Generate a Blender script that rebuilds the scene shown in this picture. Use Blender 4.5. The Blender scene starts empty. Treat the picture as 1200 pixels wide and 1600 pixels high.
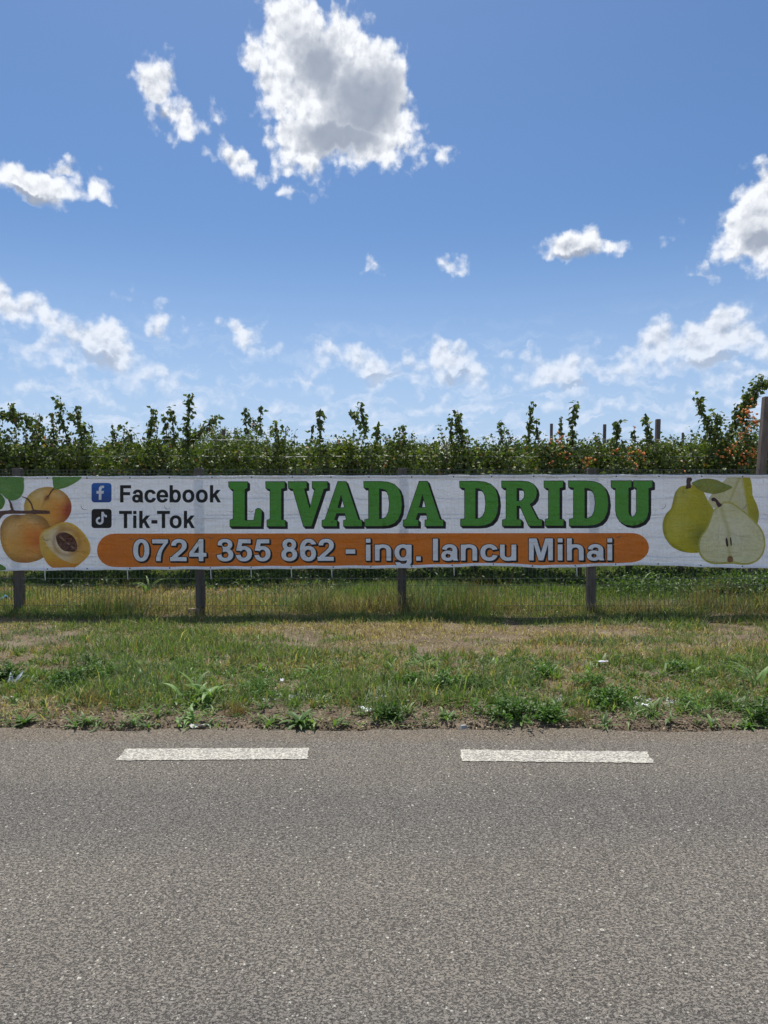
import bpy, bmesh, math, random
import numpy as np
from mathutils import Vector, Matrix
from mathutils.geometry import delaunay_2d_cdt

R = math.radians
SC = bpy.context.scene
COL = SC.collection

# ------------------------------------------------------------------ camera
F_PX = 26.0 / 36.0 * 1600.0          # focal length in pixels of the 1200x1600 photograph
CAM_H = 1.60
HORIZON = 765.0
PITCH = math.atan((800.0 - HORIZON) / F_PX)      # looking slightly down
cam_data = bpy.data.cameras.new('camera')
cam = bpy.data.objects.new('camera', cam_data)
COL.objects.link(cam)
cam.location = (0, 0, CAM_H)
cam.rotation_euler = (R(90) - PITCH, 0, 0)
cam_data.sensor_fit = 'VERTICAL'
cam_data.sensor_height = 36.0
cam_data.lens = 26.0
cam_data.clip_start = 0.05
cam_data.clip_end = 6000.0
SC.camera = cam


def ray(px, py):
    """direction of the line of sight through a pixel of the photograph"""
    x = (px - 600.0) / F_PX
    z = -(py - 800.0) / F_PX
    c, s = math.cos(PITCH), math.sin(PITCH)
    return (x, c + z * s, z * c - s)


def at(px, py, Y):
    """point at distance Y ahead"""
    d = ray(px, py)
    k = Y / d[1]
    return (d[0] * k, Y, CAM_H + d[2] * k)


def on_ground(px, py, z=0.0):
    d = ray(px, py)
    k = (z - CAM_H) / d[2]
    return (d[0] * k, d[1] * k)


# ------------------------------------------------------------------ light
SUN_EL, SUN_AZ = R(66.0), R(-12.0)     # sun high beyond the fence, a little to the left
world = bpy.data.worlds.new('World')
SC.world = world
world.use_nodes = True
NT = world.node_tree
NT.nodes.clear()


class NG:
    """small helper that writes node arithmetic"""
    def __init__(self, nt):
        self.nt = nt

    def new(self, t, **kw):
        n = self.nt.nodes.new(t)
        for k, v in kw.items():
            setattr(n, k, v)
        return n

    def put(self, sock, v):
        if v is None:
            return
        if isinstance(v, bpy.types.NodeSocket):
            self.nt.links.new(v, sock)
        else:
            try:
                sock.default_value = v
            except Exception:
                sock.default_value = tuple(v) + (1.0,)

    def m(self, op, a, b=None, c=None, clamp=False):
        n = self.new('ShaderNodeMath', operation=op, use_clamp=clamp)
        self.put(n.inputs[0], a)
        self.put(n.inputs[1], b)
        self.put(n.inputs[2], c)
        return n.outputs[0]

    def v(self, op, a, b=None, scale=None):
        n = self.new('ShaderNodeVectorMath', operation=op)
        self.put(n.inputs[0], a)
        self.put(n.inputs[1], b)
        if scale is not None:
            self.put(n.inputs['Scale'], scale)
        return n.outputs['Value'] if op in ('LENGTH', 'DOT_PRODUCT', 'DISTANCE') else n.outputs[0]

    def noise(self, vec, scale, detail=4, rough=0.5, dist=0.0, color=False, dims='3D'):
        n = self.new('ShaderNodeTexNoise', noise_dimensions=dims)
        self.put(n.inputs['Vector'], vec)
        self.put(n.inputs['Scale'], scale)
        self.put(n.inputs['Detail'], detail)
        self.put(n.inputs['Roughness'], rough)
        self.put(n.inputs['Distortion'], dist)
        return n.outputs['Color'] if color else n.outputs['Fac']

    def voro(self, vec, scale, feature='F1', out='Distance', rand=1.0, **kw):
        n = self.new('ShaderNodeTexVoronoi', feature=feature, **kw)
        self.put(n.inputs['Vector'], vec)
        self.put(n.inputs['Scale'], scale)
        self.put(n.inputs['Randomness'], rand)
        return n.outputs[out]

    def mr(self, v, a, b, c=0.0, d=1.0, mode='LINEAR'):
        n = self.new('ShaderNodeMapRange', interpolation_type=mode)
        for i, x in enumerate((v, a, b, c, d)):
            self.put(n.inputs[i], x)
        return n.outputs[0]

    def mix(self, f, a, b, blend='MIX'):
        n = self.new('ShaderNodeMix', data_type='RGBA', blend_type=blend)
        self.put(n.inputs[0], f)
        self.put(n.inputs[6], a)
        self.put(n.inputs[7], b)
        return n.outputs[2]

    def ramp(self, f, stops, mode='LINEAR'):
        n = self.new('ShaderNodeValToRGB')
        n.color_ramp.interpolation = mode
        els = n.color_ramp.elements
        while len(els) < len(stops):
            els.new(0.5)
        for e, (p, c) in zip(els, stops):
            e.position = p
            e.color = tuple(c) + (1.0,) if len(c) == 3 else c
        self.put(n.inputs[0], f)
        return n.outputs[0]

    def comb(self, x, y, z=0.0):
        n = self.new('ShaderNodeCombineXYZ')
        for i, q in enumerate((x, y, z)):
            self.put(n.inputs[i], q)
        return n.outputs[0]

    def sep(self, v):
        n = self.new('ShaderNodeSeparateXYZ')
        self.put(n.inputs[0], v)
        return n.outputs


def ae(px, py):
    """azimuth and elevation (radians) of a pixel's line of sight"""
    d = Vector(ray(px, py)).normalized()
    return math.atan2(d.x, d.y), math.asin(d.z)


W = NG(NT)
sky = W.new('ShaderNodeTexSky', sky_type='NISHITA')
sky.sun_disc = False
sky.sun_elevation = SUN_EL
sky.sun_rotation = SUN_AZ
sky.altitude = 50
sky.air_density = 1.0
sky.dust_density = 0.9
sky.ozone_density = 3.0
tc = W.new('ShaderNodeTexCoord')
DIR = tc.outputs['Generated']
sx, sy, sz = W.sep(DIR)
AZ = W.m('ARCTAN2', sx, sy)
EL = W.m('ARCSINE', sz)
P = W.comb(AZ, EL)
# cumulus clouds: each is a soft ellipse in azimuth / elevation, torn into billows by noise
w1 = W.v('SCALE', W.v('SUBTRACT', W.noise(P, 16.0, 3, 0.55, color=True, dims='2D'), (0.5, 0.5, 0.5)), scale=0.05)
w2 = W.v('SCALE', W.v('SUBTRACT', W.noise(P, 62.0, 4, 0.6, color=True, dims='2D'), (0.5, 0.5, 0.5)), scale=0.017)
PW = W.v('ADD', W.v('ADD', P, w1), w2)
CLOUDS = [  # px, py, rx, ry, angle (deg, clockwise in the picture), strength
    (452, 62, 52, 84, 0, 1.05), (402, 84, 28, 34, 0, .85), (480, 28, 34, 40, 0, .9), (500, 80, 60, 60, 0, 1.0), (540, 58, 40, 50, 10, 1.0), (498, 130, 90, 84, 0, 1.1), (572, 132, 62, 78, -35, 1.1), (598, 196, 58, 64, 0, 1.1),
    (530, 200, 92, 60, 0, 1.05), (468, 212, 46, 58, 0, .95), (466, 258, 44, 22, -5, .8), (632, 232, 26, 30, 0, .8), (452, 293, 24, 14, 0, .6),
    (253, 135, 31, 60, -14, .92), (285, 185, 27, 40, -35, .82), (252, 205, 14, 18, 0, .5), (308, 232, 16, 11, 40, .4), (372, 250, 44, 17, 28, .75), (455, 295, 30, 16, -10, .6), (332, 188, 16, 16, 30, .35),
    (55, 284, 78, 27, 6, .92), (100, 268, 24, 20, 0, .85), (160, 287, 27, 22, 45, .8),
    (903, 381, 50, 26, 0, 1.0), (945, 383, 36, 18, 10, .85), (700, 414, 30, 11, 4, .62), (598, 417, 18, 6, 0, .38), (683, 232, 9, 12, 0, .4), (1057, 370, 22, 10, -20, .3),
    (1185, 350, 62, 78, -20, 1.1), (1205, 310, 50, 60, 0, 1.0), (1102, 420, 20, 16, 40, .6),
    (35, 485, 72, 26, 20, .9), (-40, 470, 70, 40, 0, .9),
    (140, 528, 58, 32, 18, .95), (75, 543, 48, 18, 0, .7), (190, 562, 60, 24, 35, .85), (120, 506, 24, 18, 0, .75), (105, 570, 26, 9, 0, .6), (243, 512, 30, 22, 30, .6), (222, 484, 18, 14, 0, .25), (262, 585, 26, 12, 30, .6), (288, 608, 40, 12, 5, .55),
    (470, 640, 200, 14, 0, .4), (190, 600, 130, 14, 8, .4), (1000, 640, 160, 12, 0, .4), (372, 522, 42, 15, 18, .8), (412, 543, 24, 9, 0, .6), (305, 506, 50, 6, 0, .3),
    (498, 556, 24, 18, 0, .7), (585, 570, 74, 22, 8, .72), (484, 598, 34, 11, 8, .6), (692, 562, 38, 30, 10, .98), (735, 588, 36, 16, 35, .7), (620, 592, 70, 12, 0, .5), (648, 574, 36, 14, 0, .75),
    (868, 578, 62, 22, 0, .82), (815, 580, 40, 12, 0, .6), (945, 578, 56, 16, -4, .75), (815, 550, 44, 6, -5, .4), (782, 610, 40, 9, 0, .5), (885, 606, 50, 9, 0, .5),
    (1030, 542, 46, 26, -8, .95), (1085, 545, 56, 30, 0, 1.0), (1140, 530, 50, 32, 0, 1.05), (1205, 548, 36, 20, 0, .8), (1150, 590, 70, 12, -3, .65), (1075, 600, 40, 9, 0, .5), (972, 549, 24, 9, 20, .45), (1016, 606, 32, 8, 0, .45),
    (50, 606, 46, 14, 0, .5), (100, 592, 30, 10, 0, .45), (160, 622, 50, 10, 20, .45), (640, 636, 70, 11, 0, .5), (378, 592, 30, 7, 0, .35), (380, 620, 34, 7, 0, .35), (880, 630, 60, 10, 0, .45), (1090, 628, 46, 8, 0, .4), (735, 622, 26, 7, 0, .5),
    # beyond the frame, so the sky goes on
    (-300, 300, 120, 70, 10, 1.0), (-520, 520, 170, 50, 0, .9), (1450, 470, 150, 60, 0, 1.0), (1700, 560, 200, 44, 0, .9), (1420, 60, 120, 90, 20, 1.0),
    (-650, 60, 150, 110, -10, 1.0), (1500, -300, 200, 150, 0, 1.0),
]
field = None
PK = PW
for i_, (cx, cy, rx, ry, ang, s) in enumerate(CLOUDS):
    if i_ % 8 == 7:       # evaluate the ellipses in batches (keeps the shader's working memory small)
        PK = W.v('ADD', PW, W.m('MULTIPLY', field, 1e-9))
    a0, e0 = ae(cx, cy)
    ax_, ex_ = ae(cx + 4, cy)
    ay_, ey_ = ae(cx, cy - 4)
    ka = abs(ax_ - a0) / 4.0
    ke = abs(ey_ - e0) / 4.0
    grow = 1.22 if cy > 470 else 1.0
    ra, re_ = rx * ka * grow, ry * ke * grow
    th = -math.radians(ang)
    mp = W.new('ShaderNodeMapping', vector_type='TEXTURE')
    mp.inputs['Location'].default_value = (a0, e0, 0)
    mp.inputs['Rotation'].default_value = (0, 0, th)
    mp.inputs['Scale'].default_value = (ra * 1.18, re_ * 1.18, 1)
    W.put(mp.inputs['Vector'], PK)
    q = W.v('LENGTH', mp.outputs[0])
    f = W.m('MULTIPLY', W.m('SUBTRACT', 1.0, q), s * (min(rx, ry) / 40.0) ** 0.5)
    field = f if field is None else W.m('SMOOTH_MAX', field, f, 0.08)
field = W.m('MAXIMUM', field, -1.0)
# thin low band of broken cloud all round the horizon
PS = W.v('MULTIPLY', PW, (1.0, 3.2, 1.0))
nb = W.noise(W.v('ADD', PS, (3.1, 7.7, 0.0)), 15.0, 4, 0.6, dims='2D')
bandw = W.mr(EL, 0.04, 0.26, 1.0, 0.0, 'SMOOTHSTEP')
band = W.m('MULTIPLY', W.mr(nb, 0.50, 0.74, 0.0, 1.0), bandw)


def fbm_at(off, amp=1.0):
    pv = W.v('ADD', P, (off[0], off[1], 0.0))
    a = W.noise(pv, 30.0, 6, 0.52, dims='2D')
    b = W.voro(W.v('ADD', pv, w2), 62.0, 'F1', voronoi_dimensions='2D')
    return W.m('ADD', W.m('MULTIPLY', W.m('SUBTRACT', a, 0.5), 1.35), W.m('MULTIPLY', W.m('SUBTRACT', 0.42, b), 0.34))


n0 = fbm_at((0, 0))
n1 = fbm_at((-0.002, 0.0075))
nfade = W.mr(field, 0.1, 1.2, 1.0, 0.55)
D0 = W.m('ADD', field, W.m('MULTIPLY', n0, 0.82))
dens = W.mr(D0, 0.0, W.mr(EL, 0.10, 0.30, 0.66, 0.50), 0.0, 1.0, 'SMOOTHSTEP')
big = W.noise(W.v('ADD', P, (5.0, 1.0, 0.0)), 9.0, 2, 0.5, dims='2D')
SHADE = [(566, 158, 96, 92, 0), (500, 100, 58, 76, 0), (530, 215, 110, 44, 0), (1196, 372, 40, 36, -20), (156, 560, 66, 16, 25), (712, 592, 34, 11, 15), (1110, 566, 80, 12, 0), (905, 398, 44, 12, 0),
         (60, 304, 56, 10, 5), (268, 186, 14, 26, -20), (900, 596, 70, 8, 0), (590, 586, 70, 8, 5)]
sh = None
PS2 = W.v('ADD', PW, W.m('MULTIPLY', field, 1e-9))
for (cx, cy, rx, ry, ang) in SHADE:
    a0, e0 = ae(cx, cy)
    ka = abs(ae(cx + 4, cy)[0] - a0) / 4.0
    ke = abs(ae(cx, cy - 4)[1] - e0) / 4.0
    mp = W.new('ShaderNodeMapping', vector_type='TEXTURE')
    mp.inputs['Location'].default_value = (a0, e0, 0)
    mp.inputs['Rotation'].default_value = (0, 0, -math.radians(ang))
    mp.inputs['Scale'].default_value = (rx * ka, ry * ke, 1)
    W.put(mp.inputs['Vector'], PS2)
    q = W.m('SUBTRACT', 1.0, W.v('LENGTH', mp.outputs[0]))
    sh = q if sh is None else W.m('MAXIMUM', sh, q)
shn = W.m('ADD', sh, W.m('MULTIPLY', n0, 0.20))
th1 = W.mr(shn, 0.0, 0.70, 0.0, 0.95, 'SMOOTHSTEP')
th2 = W.mr(W.m('ADD', D0, W.m('MULTIPLY', W.m('SUBTRACT', big, 0.5), 0.9)), 0.30, 1.7, 0.0, 0.55, 'SMOOTHSTEP')
thick = W.m('MAXIMUM', th1, th2)
relief = W.m('MULTIPLY', W.m('SUBTRACT', n0, n1), W.mr(thick, 0.1, 0.75, 1.7, 0.12))
lit = W.m('ADD', W.m('SUBTRACT', 0.93, W.m('MULTIPLY', thick, 0.92)), relief, clamp=True)
HZ = W.mr(EL, 0.05, 0.32, 1.0, 0.0, 'SMOOTHSTEP')       # distance haze over the low clouds
CL_LIT = (8.15, 8.35, 8.7, 1)
CL_DARK = (2.8, 3.25, 4.1, 1)
cl = W.mix(lit, CL_DARK, CL_LIT)
cl = W.mix(W.m('MULTIPLY', HZ, 0.40), cl, (5.5, 6.4, 8.0, 1))
blue = W.mix(1.0, sky.outputs[0], (0.57, 0.735, 0.90, 1), 'MULTIPLY')
hz2 = W.mr(EL, 0.0, 0.36, 0.72, 0.0, 'SMOOTHSTEP')
blue = W.mix(hz2, blue, (4.55, 5.75, 7.9, 1))
col = W.mix(W.m('MULTIPLY', band, 0.78), blue, (6.6, 7.2, 8.3, 1))
# unseen bright clouds added round the rest of the sky to light the banner's front
ring_ = W.mr(W.m('ABSOLUTE', AZ), 0.75, 1.05, 0.0, 1.0, 'SMOOTHSTEP')
oc = W.noise(DIR, 4.2, 5, 0.58)
oth = W.m('MULTIPLY', W.mr(oc, 0.52, 0.60, 0.0, 1.0, 'SMOOTHSTEP'), W.m('MULTIPLY', ring_, W.mr(EL, 0.03, 0.12, 0.0, 1.0)))
col = W.mix(oth, col, W.mix(W.mr(oc, 0.60, 0.74, 0.0, 1.0), CL_LIT, (5.8, 6.2, 6.9, 1)))
alpha = W.m('MULTIPLY', dens, W.m('SUBTRACT', 1.0, W.m('MULTIPLY', HZ, 0.30)))
col = W.mix(alpha, col, cl)
bg = W.new('ShaderNodeBackground')
W.put(bg.inputs['Color'], col)
bg.inputs['Strength'].default_value = 0.094
wo = W.new('ShaderNodeOutputWorld')
NT.links.new(bg.outputs[0], wo.inputs[0])
world.cycles.sampling_method = 'MANUAL'
world.cycles.sample_map_resolution = 512

sd = bpy.data.lights.new('sun', 'SUN')
sd.energy = 4.1
sd.angle = R(0.55)
sd.color = (1.0, 0.955, 0.88)
sun = bpy.data.objects.new('sun', sd)
COL.objects.link(sun)
sdir = Vector((math.sin(SUN_AZ) * math.cos(SUN_EL), math.cos(SUN_AZ) * math.cos(SUN_EL), math.sin(SUN_EL)))
sun.rotation_euler = sdir.to_track_quat('Z', 'Y').to_euler()
sun.location = (0, 0, 50)

vs = SC.view_settings
vs.view_transform = 'Standard'
vs.look = 'None'
vs.exposure = 0.34
vs.gamma = 1.0
vs.use_curve_mapping = False
SC.render.engine = 'CYCLES'
SC.cycles.max_bounces = 8
SC.cycles.transparent_max_bounces = 8
SC.cycles.use_denoising = True


# ================================================================== helpers
def tag(o, label=None, category=None, group=None, kind=None):
    for k, v in (('label', label), ('category', category), ('group', group), ('kind', kind)):
        if v:
            o[k] = v
    return o


def link(name, me, parent=None, mats=None):
    o = bpy.data.objects.new(name, me)
    COL.objects.link(o)
    if parent is not None:
        o.parent = parent
    if mats is not None and me is not None:
        for m_ in (mats if isinstance(mats, (list, tuple)) else [mats]):
            me.materials.append(m_)
    return o


def empty(name, loc, rz=0.0):
    o = bpy.data.objects.new(name, None)
    o.empty_display_size = 0.2
    COL.objects.link(o)
    o.location = loc
    o.rotation_euler = (0, 0, rz)
    return o


def mesh_np(name, verts, tris=None, quads=None, colors=None, smooth=False):
    """fast mesh from numpy arrays; colors: per vertex rgb stored as attribute 'tint'"""
    me = bpy.data.meshes.new(name)
    verts = np.asarray(verts, dtype=np.float32).reshape(-1, 3)
    parts, starts, totals, off = [], [], [], 0
    for arr, k in ((tris, 3), (quads, 4)):
        if arr is not None and len(arr):
            arr = np.asarray(arr, dtype=np.int32).reshape(-1, k)
            parts.append(arr.ravel())
            starts.append(off + np.arange(len(arr), dtype=np.int32) * k)
            totals.append(np.full(len(arr), k, dtype=np.int32))
            off += arr.size
    loops = np.concatenate(parts)
    starts = np.concatenate(starts)
    me.vertices.add(len(verts))
    me.vertices.foreach_set('co', verts.ravel())
    me.loops.add(len(loops))
    me.loops.foreach_set('vertex_index', loops)
    me.polygons.add(len(starts))
    me.polygons.foreach_set('loop_start', starts)
    try:
        me.polygons.foreach_set('loop_total', np.concatenate(totals))
    except Exception:
        pass
    me.update(calc_edges=True)
    if colors is not None:
        ca = me.attributes.new('tint', 'FLOAT_COLOR', 'POINT')
        c4 = np.ones((len(verts), 4), dtype=np.float32)
        c4[:, :3] = colors
        ca.data.foreach_set('color', c4.ravel())
    if smooth:
        me.polygons.foreach_set('use_smooth', np.ones(len(me.polygons), dtype=bool))
    return me


class MB:
    """collects boxes and tubes into one mesh"""
    def __init__(self):
        self.v, self.f = [], []

    def box(self, c, s, rz=0.0, top=None):
        sx_, sy_, sz_ = s[0] / 2, s[1] / 2, s[2] / 2
        t = top or (1, 1)
        b = len(self.v)
        for z in (-sz_, sz_):
            kx, ky = (t if z > 0 else (1, 1))
            for x, y in ((-sx_, -sy_), (sx_, -sy_), (sx_, sy_), (-sx_, sy_)):
                x, y = x * kx, y * ky
                self.v.append((c[0] + x * math.cos(rz) - y * math.sin(rz), c[1] + x * math.sin(rz) + y * math.cos(rz), c[2] + z))
        self.f += [(b + 3, b + 2, b + 1, b), (b + 4, b + 5, b + 6, b + 7)]
        self.f += [(b + i, b + (i + 1) % 4, b + 4 + (i + 1) % 4, b + 4 + i) for i in range(4)]

    def tube(self, pts, radii, n=6, cap=True):
        pts = [Vector(p) for p in pts]
        b = len(self.v)
        for i, p in enumerate(pts):
            d = (pts[min(i + 1, len(pts) - 1)] - pts[max(i - 1, 0)]).normalized()
            a = d.orthogonal().normalized() if abs(d.z) > .95 else d.cross(Vector((0, 0, 1))).normalized()
            c = d.cross(a)
            r = radii[i] if isinstance(radii, (list, tuple)) else radii
            for k in range(n):
                q = p + (a * math.cos(2 * math.pi * k / n) + c * math.sin(2 * math.pi * k / n)) * r
                self.v.append(tuple(q))
        for i in range(len(pts) - 1):
            for k in range(n):
                k2 = (k + 1) % n
                self.f.append((b + i * n + k, b + i * n + k2, b + (i + 1) * n + k2, b + (i + 1) * n + k))
        if cap:
            self.f.append(tuple(b + k for k in range(n))[::-1])
            e = b + (len(pts) - 1) * n
            self.f.append(tuple(e + k for k in range(n)))

    def mesh(self, name, smooth=False):
        me = bpy.data.meshes.new(name)
        me.from_pydata(self.v, [], self.f)
        me.update()
        if smooth:
            me.polygons.foreach_set('use_smooth', np.ones(len(me.polygons), dtype=bool))
        return me

    def build(self, name, mat, parent=None, smooth=False):
        return link(name, self.mesh(name, smooth), parent, mat)


def vnoise(x, y, seed=0):
    """smooth value noise in numpy, 0..1"""
    xi, yi = np.floor(x).astype(np.int64), np.floor(y).astype(np.int64)
    fx, fy = x - xi, y - yi
    fx, fy = fx * fx * (3 - 2 * fx), fy * fy * (3 - 2 * fy)

    def h(a, b):
        n = (a * 374761393 + b * 668265263 + seed * 1442695041) & 0xffffffff
        n = ((n ^ (n >> 13)) * 1274126177) & 0xffffffff
        return ((n ^ (n >> 16)) & 0xffff) / 65535.0
    return (h(xi, yi) * (1 - fx) + h(xi + 1, yi) * fx) * (1 - fy) + (h(xi, yi + 1) * (1 - fx) + h(xi + 1, yi + 1) * fx) * fy


def fbm(x, y, seed=0, o=4):
    s, a, t = 0.0, 1.0, 0.0
    for i in range(o):
        s = s + a * vnoise(x * 2 ** i, y * 2 ** i, seed + i * 17)
        t += a
        a *= 0.5
    return s / t


# ------------------------------------------------------------------ materials
def new_mat(name, rough=0.8, spec=0.3):
    m_ = bpy.data.materials.new(name)
    m_.use_nodes = True
    nt = m_.node_tree
    p = nt.nodes['Principled BSDF']
    p.inputs['Roughness'].default_value = rough
    p.inputs['Specular IOR Level'].default_value = spec
    g = NG(nt)
    geo = g.new('ShaderNodeNewGeometry')
    return m_, g, p, geo.outputs['Position']


def bump(g, p, h, strength=0.5, dist=0.01):
    b = g.new('ShaderNodeBump')
    b.inputs['Strength'].default_value = strength
    b.inputs['Distance'].default_value = dist
    g.put(b.inputs['Height'], h)
    g.put(p.inputs['Normal'], b.outputs[0])
    return b


def m_asphalt():
    m_, g, p, pos = new_mat('asphalt', 0.86, 0.25)
    w = g.v('ADD', pos, g.v('SCALE', g.v('SUBTRACT', g.noise(pos, 60, 2, color=True), (.5, .5, .5)), scale=0.006))
    big = g.noise(pos, 0.8, 5, 0.65)
    mid = g.noise(pos, 9.0, 3, 0.6)
    fine = g.noise(pos, 230.0, 3, 0.7)
    vcol = g.voro(w, 105.0, out='Color')
    vr, vg, vb = g.sep(vcol)
    vd = g.voro(w, 105.0)
    stone = g.mix(vr, (0.255, 0.226, 0.188, 1), (0.405, 0.358, 0.292, 1))
    col = g.mix(g.mr(fine, 0.3, 0.7), (0.185, 0.168, 0.144, 1), stone)
    # a few chips of pale limestone and dark pits
    vc2 = g.sep(g.voro(w, 72.0, out='Color'))
    vd2 = g.voro(w, 72.0)
    chip = g.m('MULTIPLY', g.m('GREATER_THAN', vc2[0], 0.875), g.m('LESS_THAN', vd2, g.mr(vc2[1], 0, 1, 0.10, 0.40)))
    vc3 = g.sep(g.voro(w, 34.0, out='Color'))
    chip3 = g.m('MULTIPLY', g.m('GREATER_THAN', vc3[0], 0.955), g.m('LESS_THAN', g.voro(w, 34.0), g.mr(vc3[1], 0, 1, 0.10, 0.30)))
    chip = g.m('MAXIMUM', chip, chip3)
    pit = g.m('MULTIPLY', g.m('GREATER_THAN', vg, 0.87), g.m('LESS_THAN', vd, g.mr(vb, 0, 1, 0.06, 0.36)))
    col = g.mix(g.mr(big, 0.35, 0.65, 0.0, 0.5), col, (0.30, 0.27, 0.225, 1))
    yy = g.m('ADD', g.sep(pos)[1], g.m('MULTIPLY', g.m('SUBTRACT', g.noise(g.v('MULTIPLY', pos, (.35, 1., 1.)), 1.2, 3), 0.5), 0.7))
    track = g.m('MAXIMUM', g.mr(g.m('ABSOLUTE', g.m('SUBTRACT', yy, 3.65)), 0.1, 0.60, 1.0, 0.0, 'SMOOTHSTEP'), g.mr(g.m('ABSOLUTE', g.m('SUBTRACT', yy, 1.9)), 0.1, 0.5, 1.0, 0.0, 'SMOOTHSTEP'))
    col = g.mix(g.m('MULTIPLY', track, 0.42), col, (0.150, 0.148, 0.145, 1))
    col = g.mix(g.mr(mid, 0.55, 0.8, 0.0, 0.30), col, (0.17, 0.163, 0.15, 1))
    # darker binder showing between the stones in ragged seams
    seam = g.mr(g.noise(g.v('MULTIPLY', w, (1.0, 1.35, 1.0)), 88.0, 4, 0.72, 0.9), 0.36, 0.50, 1.0, 0.0)
    col = g.mix(g.m('MULTIPLY', seam, 0.30), col, (0.055, 0.048, 0.041, 1))
    col = g.mix(g.m('MULTIPLY', pit, 0.7), col, (0.045, 0.042, 0.04, 1))
    col = g.mix(g.m('MULTIPLY', chip, 0.85), col, (0.66, 0.63, 0.54, 1))
    x, y, z = g.sep(pos)
    yn = g.m('ADD', y, g.m('MULTIPLY', g.m('SUBTRACT', g.noise(pos, 3.0, 4, 0.65), 0.5), 0.25))
    dust = g.mr(yn, 4.60, 4.80, 0.0, 0.9, 'SMOOTHSTEP')
    col = g.mix(g.m('MULTIPLY', dust, g.mr(g.noise(pos, 40, 4, .7), 0.3, 0.65, .35, 1.0)), col, (0.31, 0.25, 0.185, 1))
    g.put(p.inputs['Base Color'], col)
    hgt = g.m('ADD', g.m('MULTIPLY', g.m('SUBTRACT', 1.0, vd), g.mr(vb, 0, 1, .4, 1.0)), g.m('MULTIPLY', fine, 0.6))
    hgt = g.m('SUBTRACT', hgt, g.m('ADD', g.m('MULTIPLY', pit, 1.0), g.m('MULTIPLY', seam, 0.9)))
    bump(g, p, hgt, 1.0, 0.0085)
    return m_


def m_paint():
    m_, g, p, pos = new_mat('road_paint', 0.7, 0.3)
    w = g.noise(pos, 70.0, 5, 0.75)
    w2 = g.noise(pos, 9.0, 3, 0.6)
    wear = g.mr(g.m('ADD', w, g.m('MULTIPLY', w2, 0.35)), 0.655, 0.76, 0.0, 1.0)
    col = g.mix(g.mr(w2, .3, .7), (0.50, 0.475, 0.40, 1), (0.62, 0.59, 0.50, 1))
    col = g.mix(g.m('MULTIPLY', wear, 0.75), col, (0.27, 0.25, 0.225, 1))
    sp_ = g.voro(g.v('ADD', pos, g.v('SCALE', g.noise(pos, 120, 2, color=True), scale=0.012)), 95.0, out='Color')
    hole = g.m('MULTIPLY', g.m('GREATER_THAN', g.sep(sp_)[0], 0.62), g.m('LESS_THAN', w, 0.55))
    col = g.mix(g.m('MULTIPLY', hole, 0.85), col, (0.20, 0.18, 0.155, 1))
    g.put(p.inputs['Base Color'], col)
    bump(g, p, g.m('ADD', g.noise(pos, 140, 3), g.m('MULTIPLY', wear, -0.6)), 0.7, 0.004)
    return m_


def m_soil():
    m_, g, p, pos = new_mat('soil', 0.95, 0.1)
    a = g.noise(pos, 2.3, 5, 0.65)
    b = g.noise(pos, 45, 4, 0.7)
    col = g.ramp(a, [(0.3, (0.16, 0.118, 0.078)), (0.5, (0.26, 0.20, 0.14)), (0.7, (0.35, 0.285, 0.205))])
    col = g.mix(g.mr(b, .35, .7), g.mix(0.55, col, (0.05, .038, .026, 1)), col)
    g.put(p.inputs['Base Color'], col)
    bump(g, p, g.m('ADD', b, g.m('MULTIPLY', g.noise(pos, 12, 3), 1.5)), 0.9, 0.03)
    return m_


def m_tint(name, rough=0.6, trans=0.35, spec=0.35, back=1.25, noise_amt=0.25):
    """leaf-like material: colour per leaf from the attribute, light also passes through"""
    m_, g, p, pos = new_mat(name, rough, spec)
    at_ = g.new('ShaderNodeAttribute', attribute_name='tint')
    n = g.noise(pos, 55.0, 2, 0.5)
    col = g.mix(g.mr(n, 0.3, 0.7, 0.0, noise_amt), at_.outputs['Color'], (0.02, 0.025, 0.01, 1))
    geo = g.new('ShaderNodeNewGeometry')
    pale = g.mix(1.0, col, (back, back * .98, back * .95, 1), 'MULTIPLY')
    col = g.mix(geo.outputs['Backfacing'], col, pale)
    g.put(p.inputs['Base Color'], col)
    if trans > 0:
        t = g.new('ShaderNodeBsdfTranslucent')
        tc_ = g.mix(1.0, at_.outputs['Color'], (1.5, 1.75, 0.55, 1), 'MULTIPLY')
        g.put(t.inputs['Color'], tc_)
        mx = g.new('ShaderNodeMixShader')
        mx.inputs[0].default_value = trans
        nt = m_.node_tree
        nt.links.new(p.outputs[0], mx.inputs[1])
        nt.links.new(t.outputs[0], mx.inputs[2])
        nt.links.new(mx.outputs[0], nt.nodes['Material Output'].inputs[0])
    return m_


def m_flat(name, c, rough=0.6, spec=0.3, nscale=30.0, var=0.15, bmp=0.0, metal=0.0):
    m_, g, p, pos = new_mat(name, rough, spec)
    n = g.noise(pos, nscale, 4, 0.6)
    d = tuple(q * (1 - var) for q in c) + (1,)
    l = tuple(min(1, q * (1 + var)) for q in c) + (1,)
    g.put(p.inputs['Base Color'], g.mix(g.mr(n, .3, .7), d, l))
    p.inputs['Metallic'].default_value = metal
    if bmp:
        bump(g, p, n, bmp, 0.004)
    return m_


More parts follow.
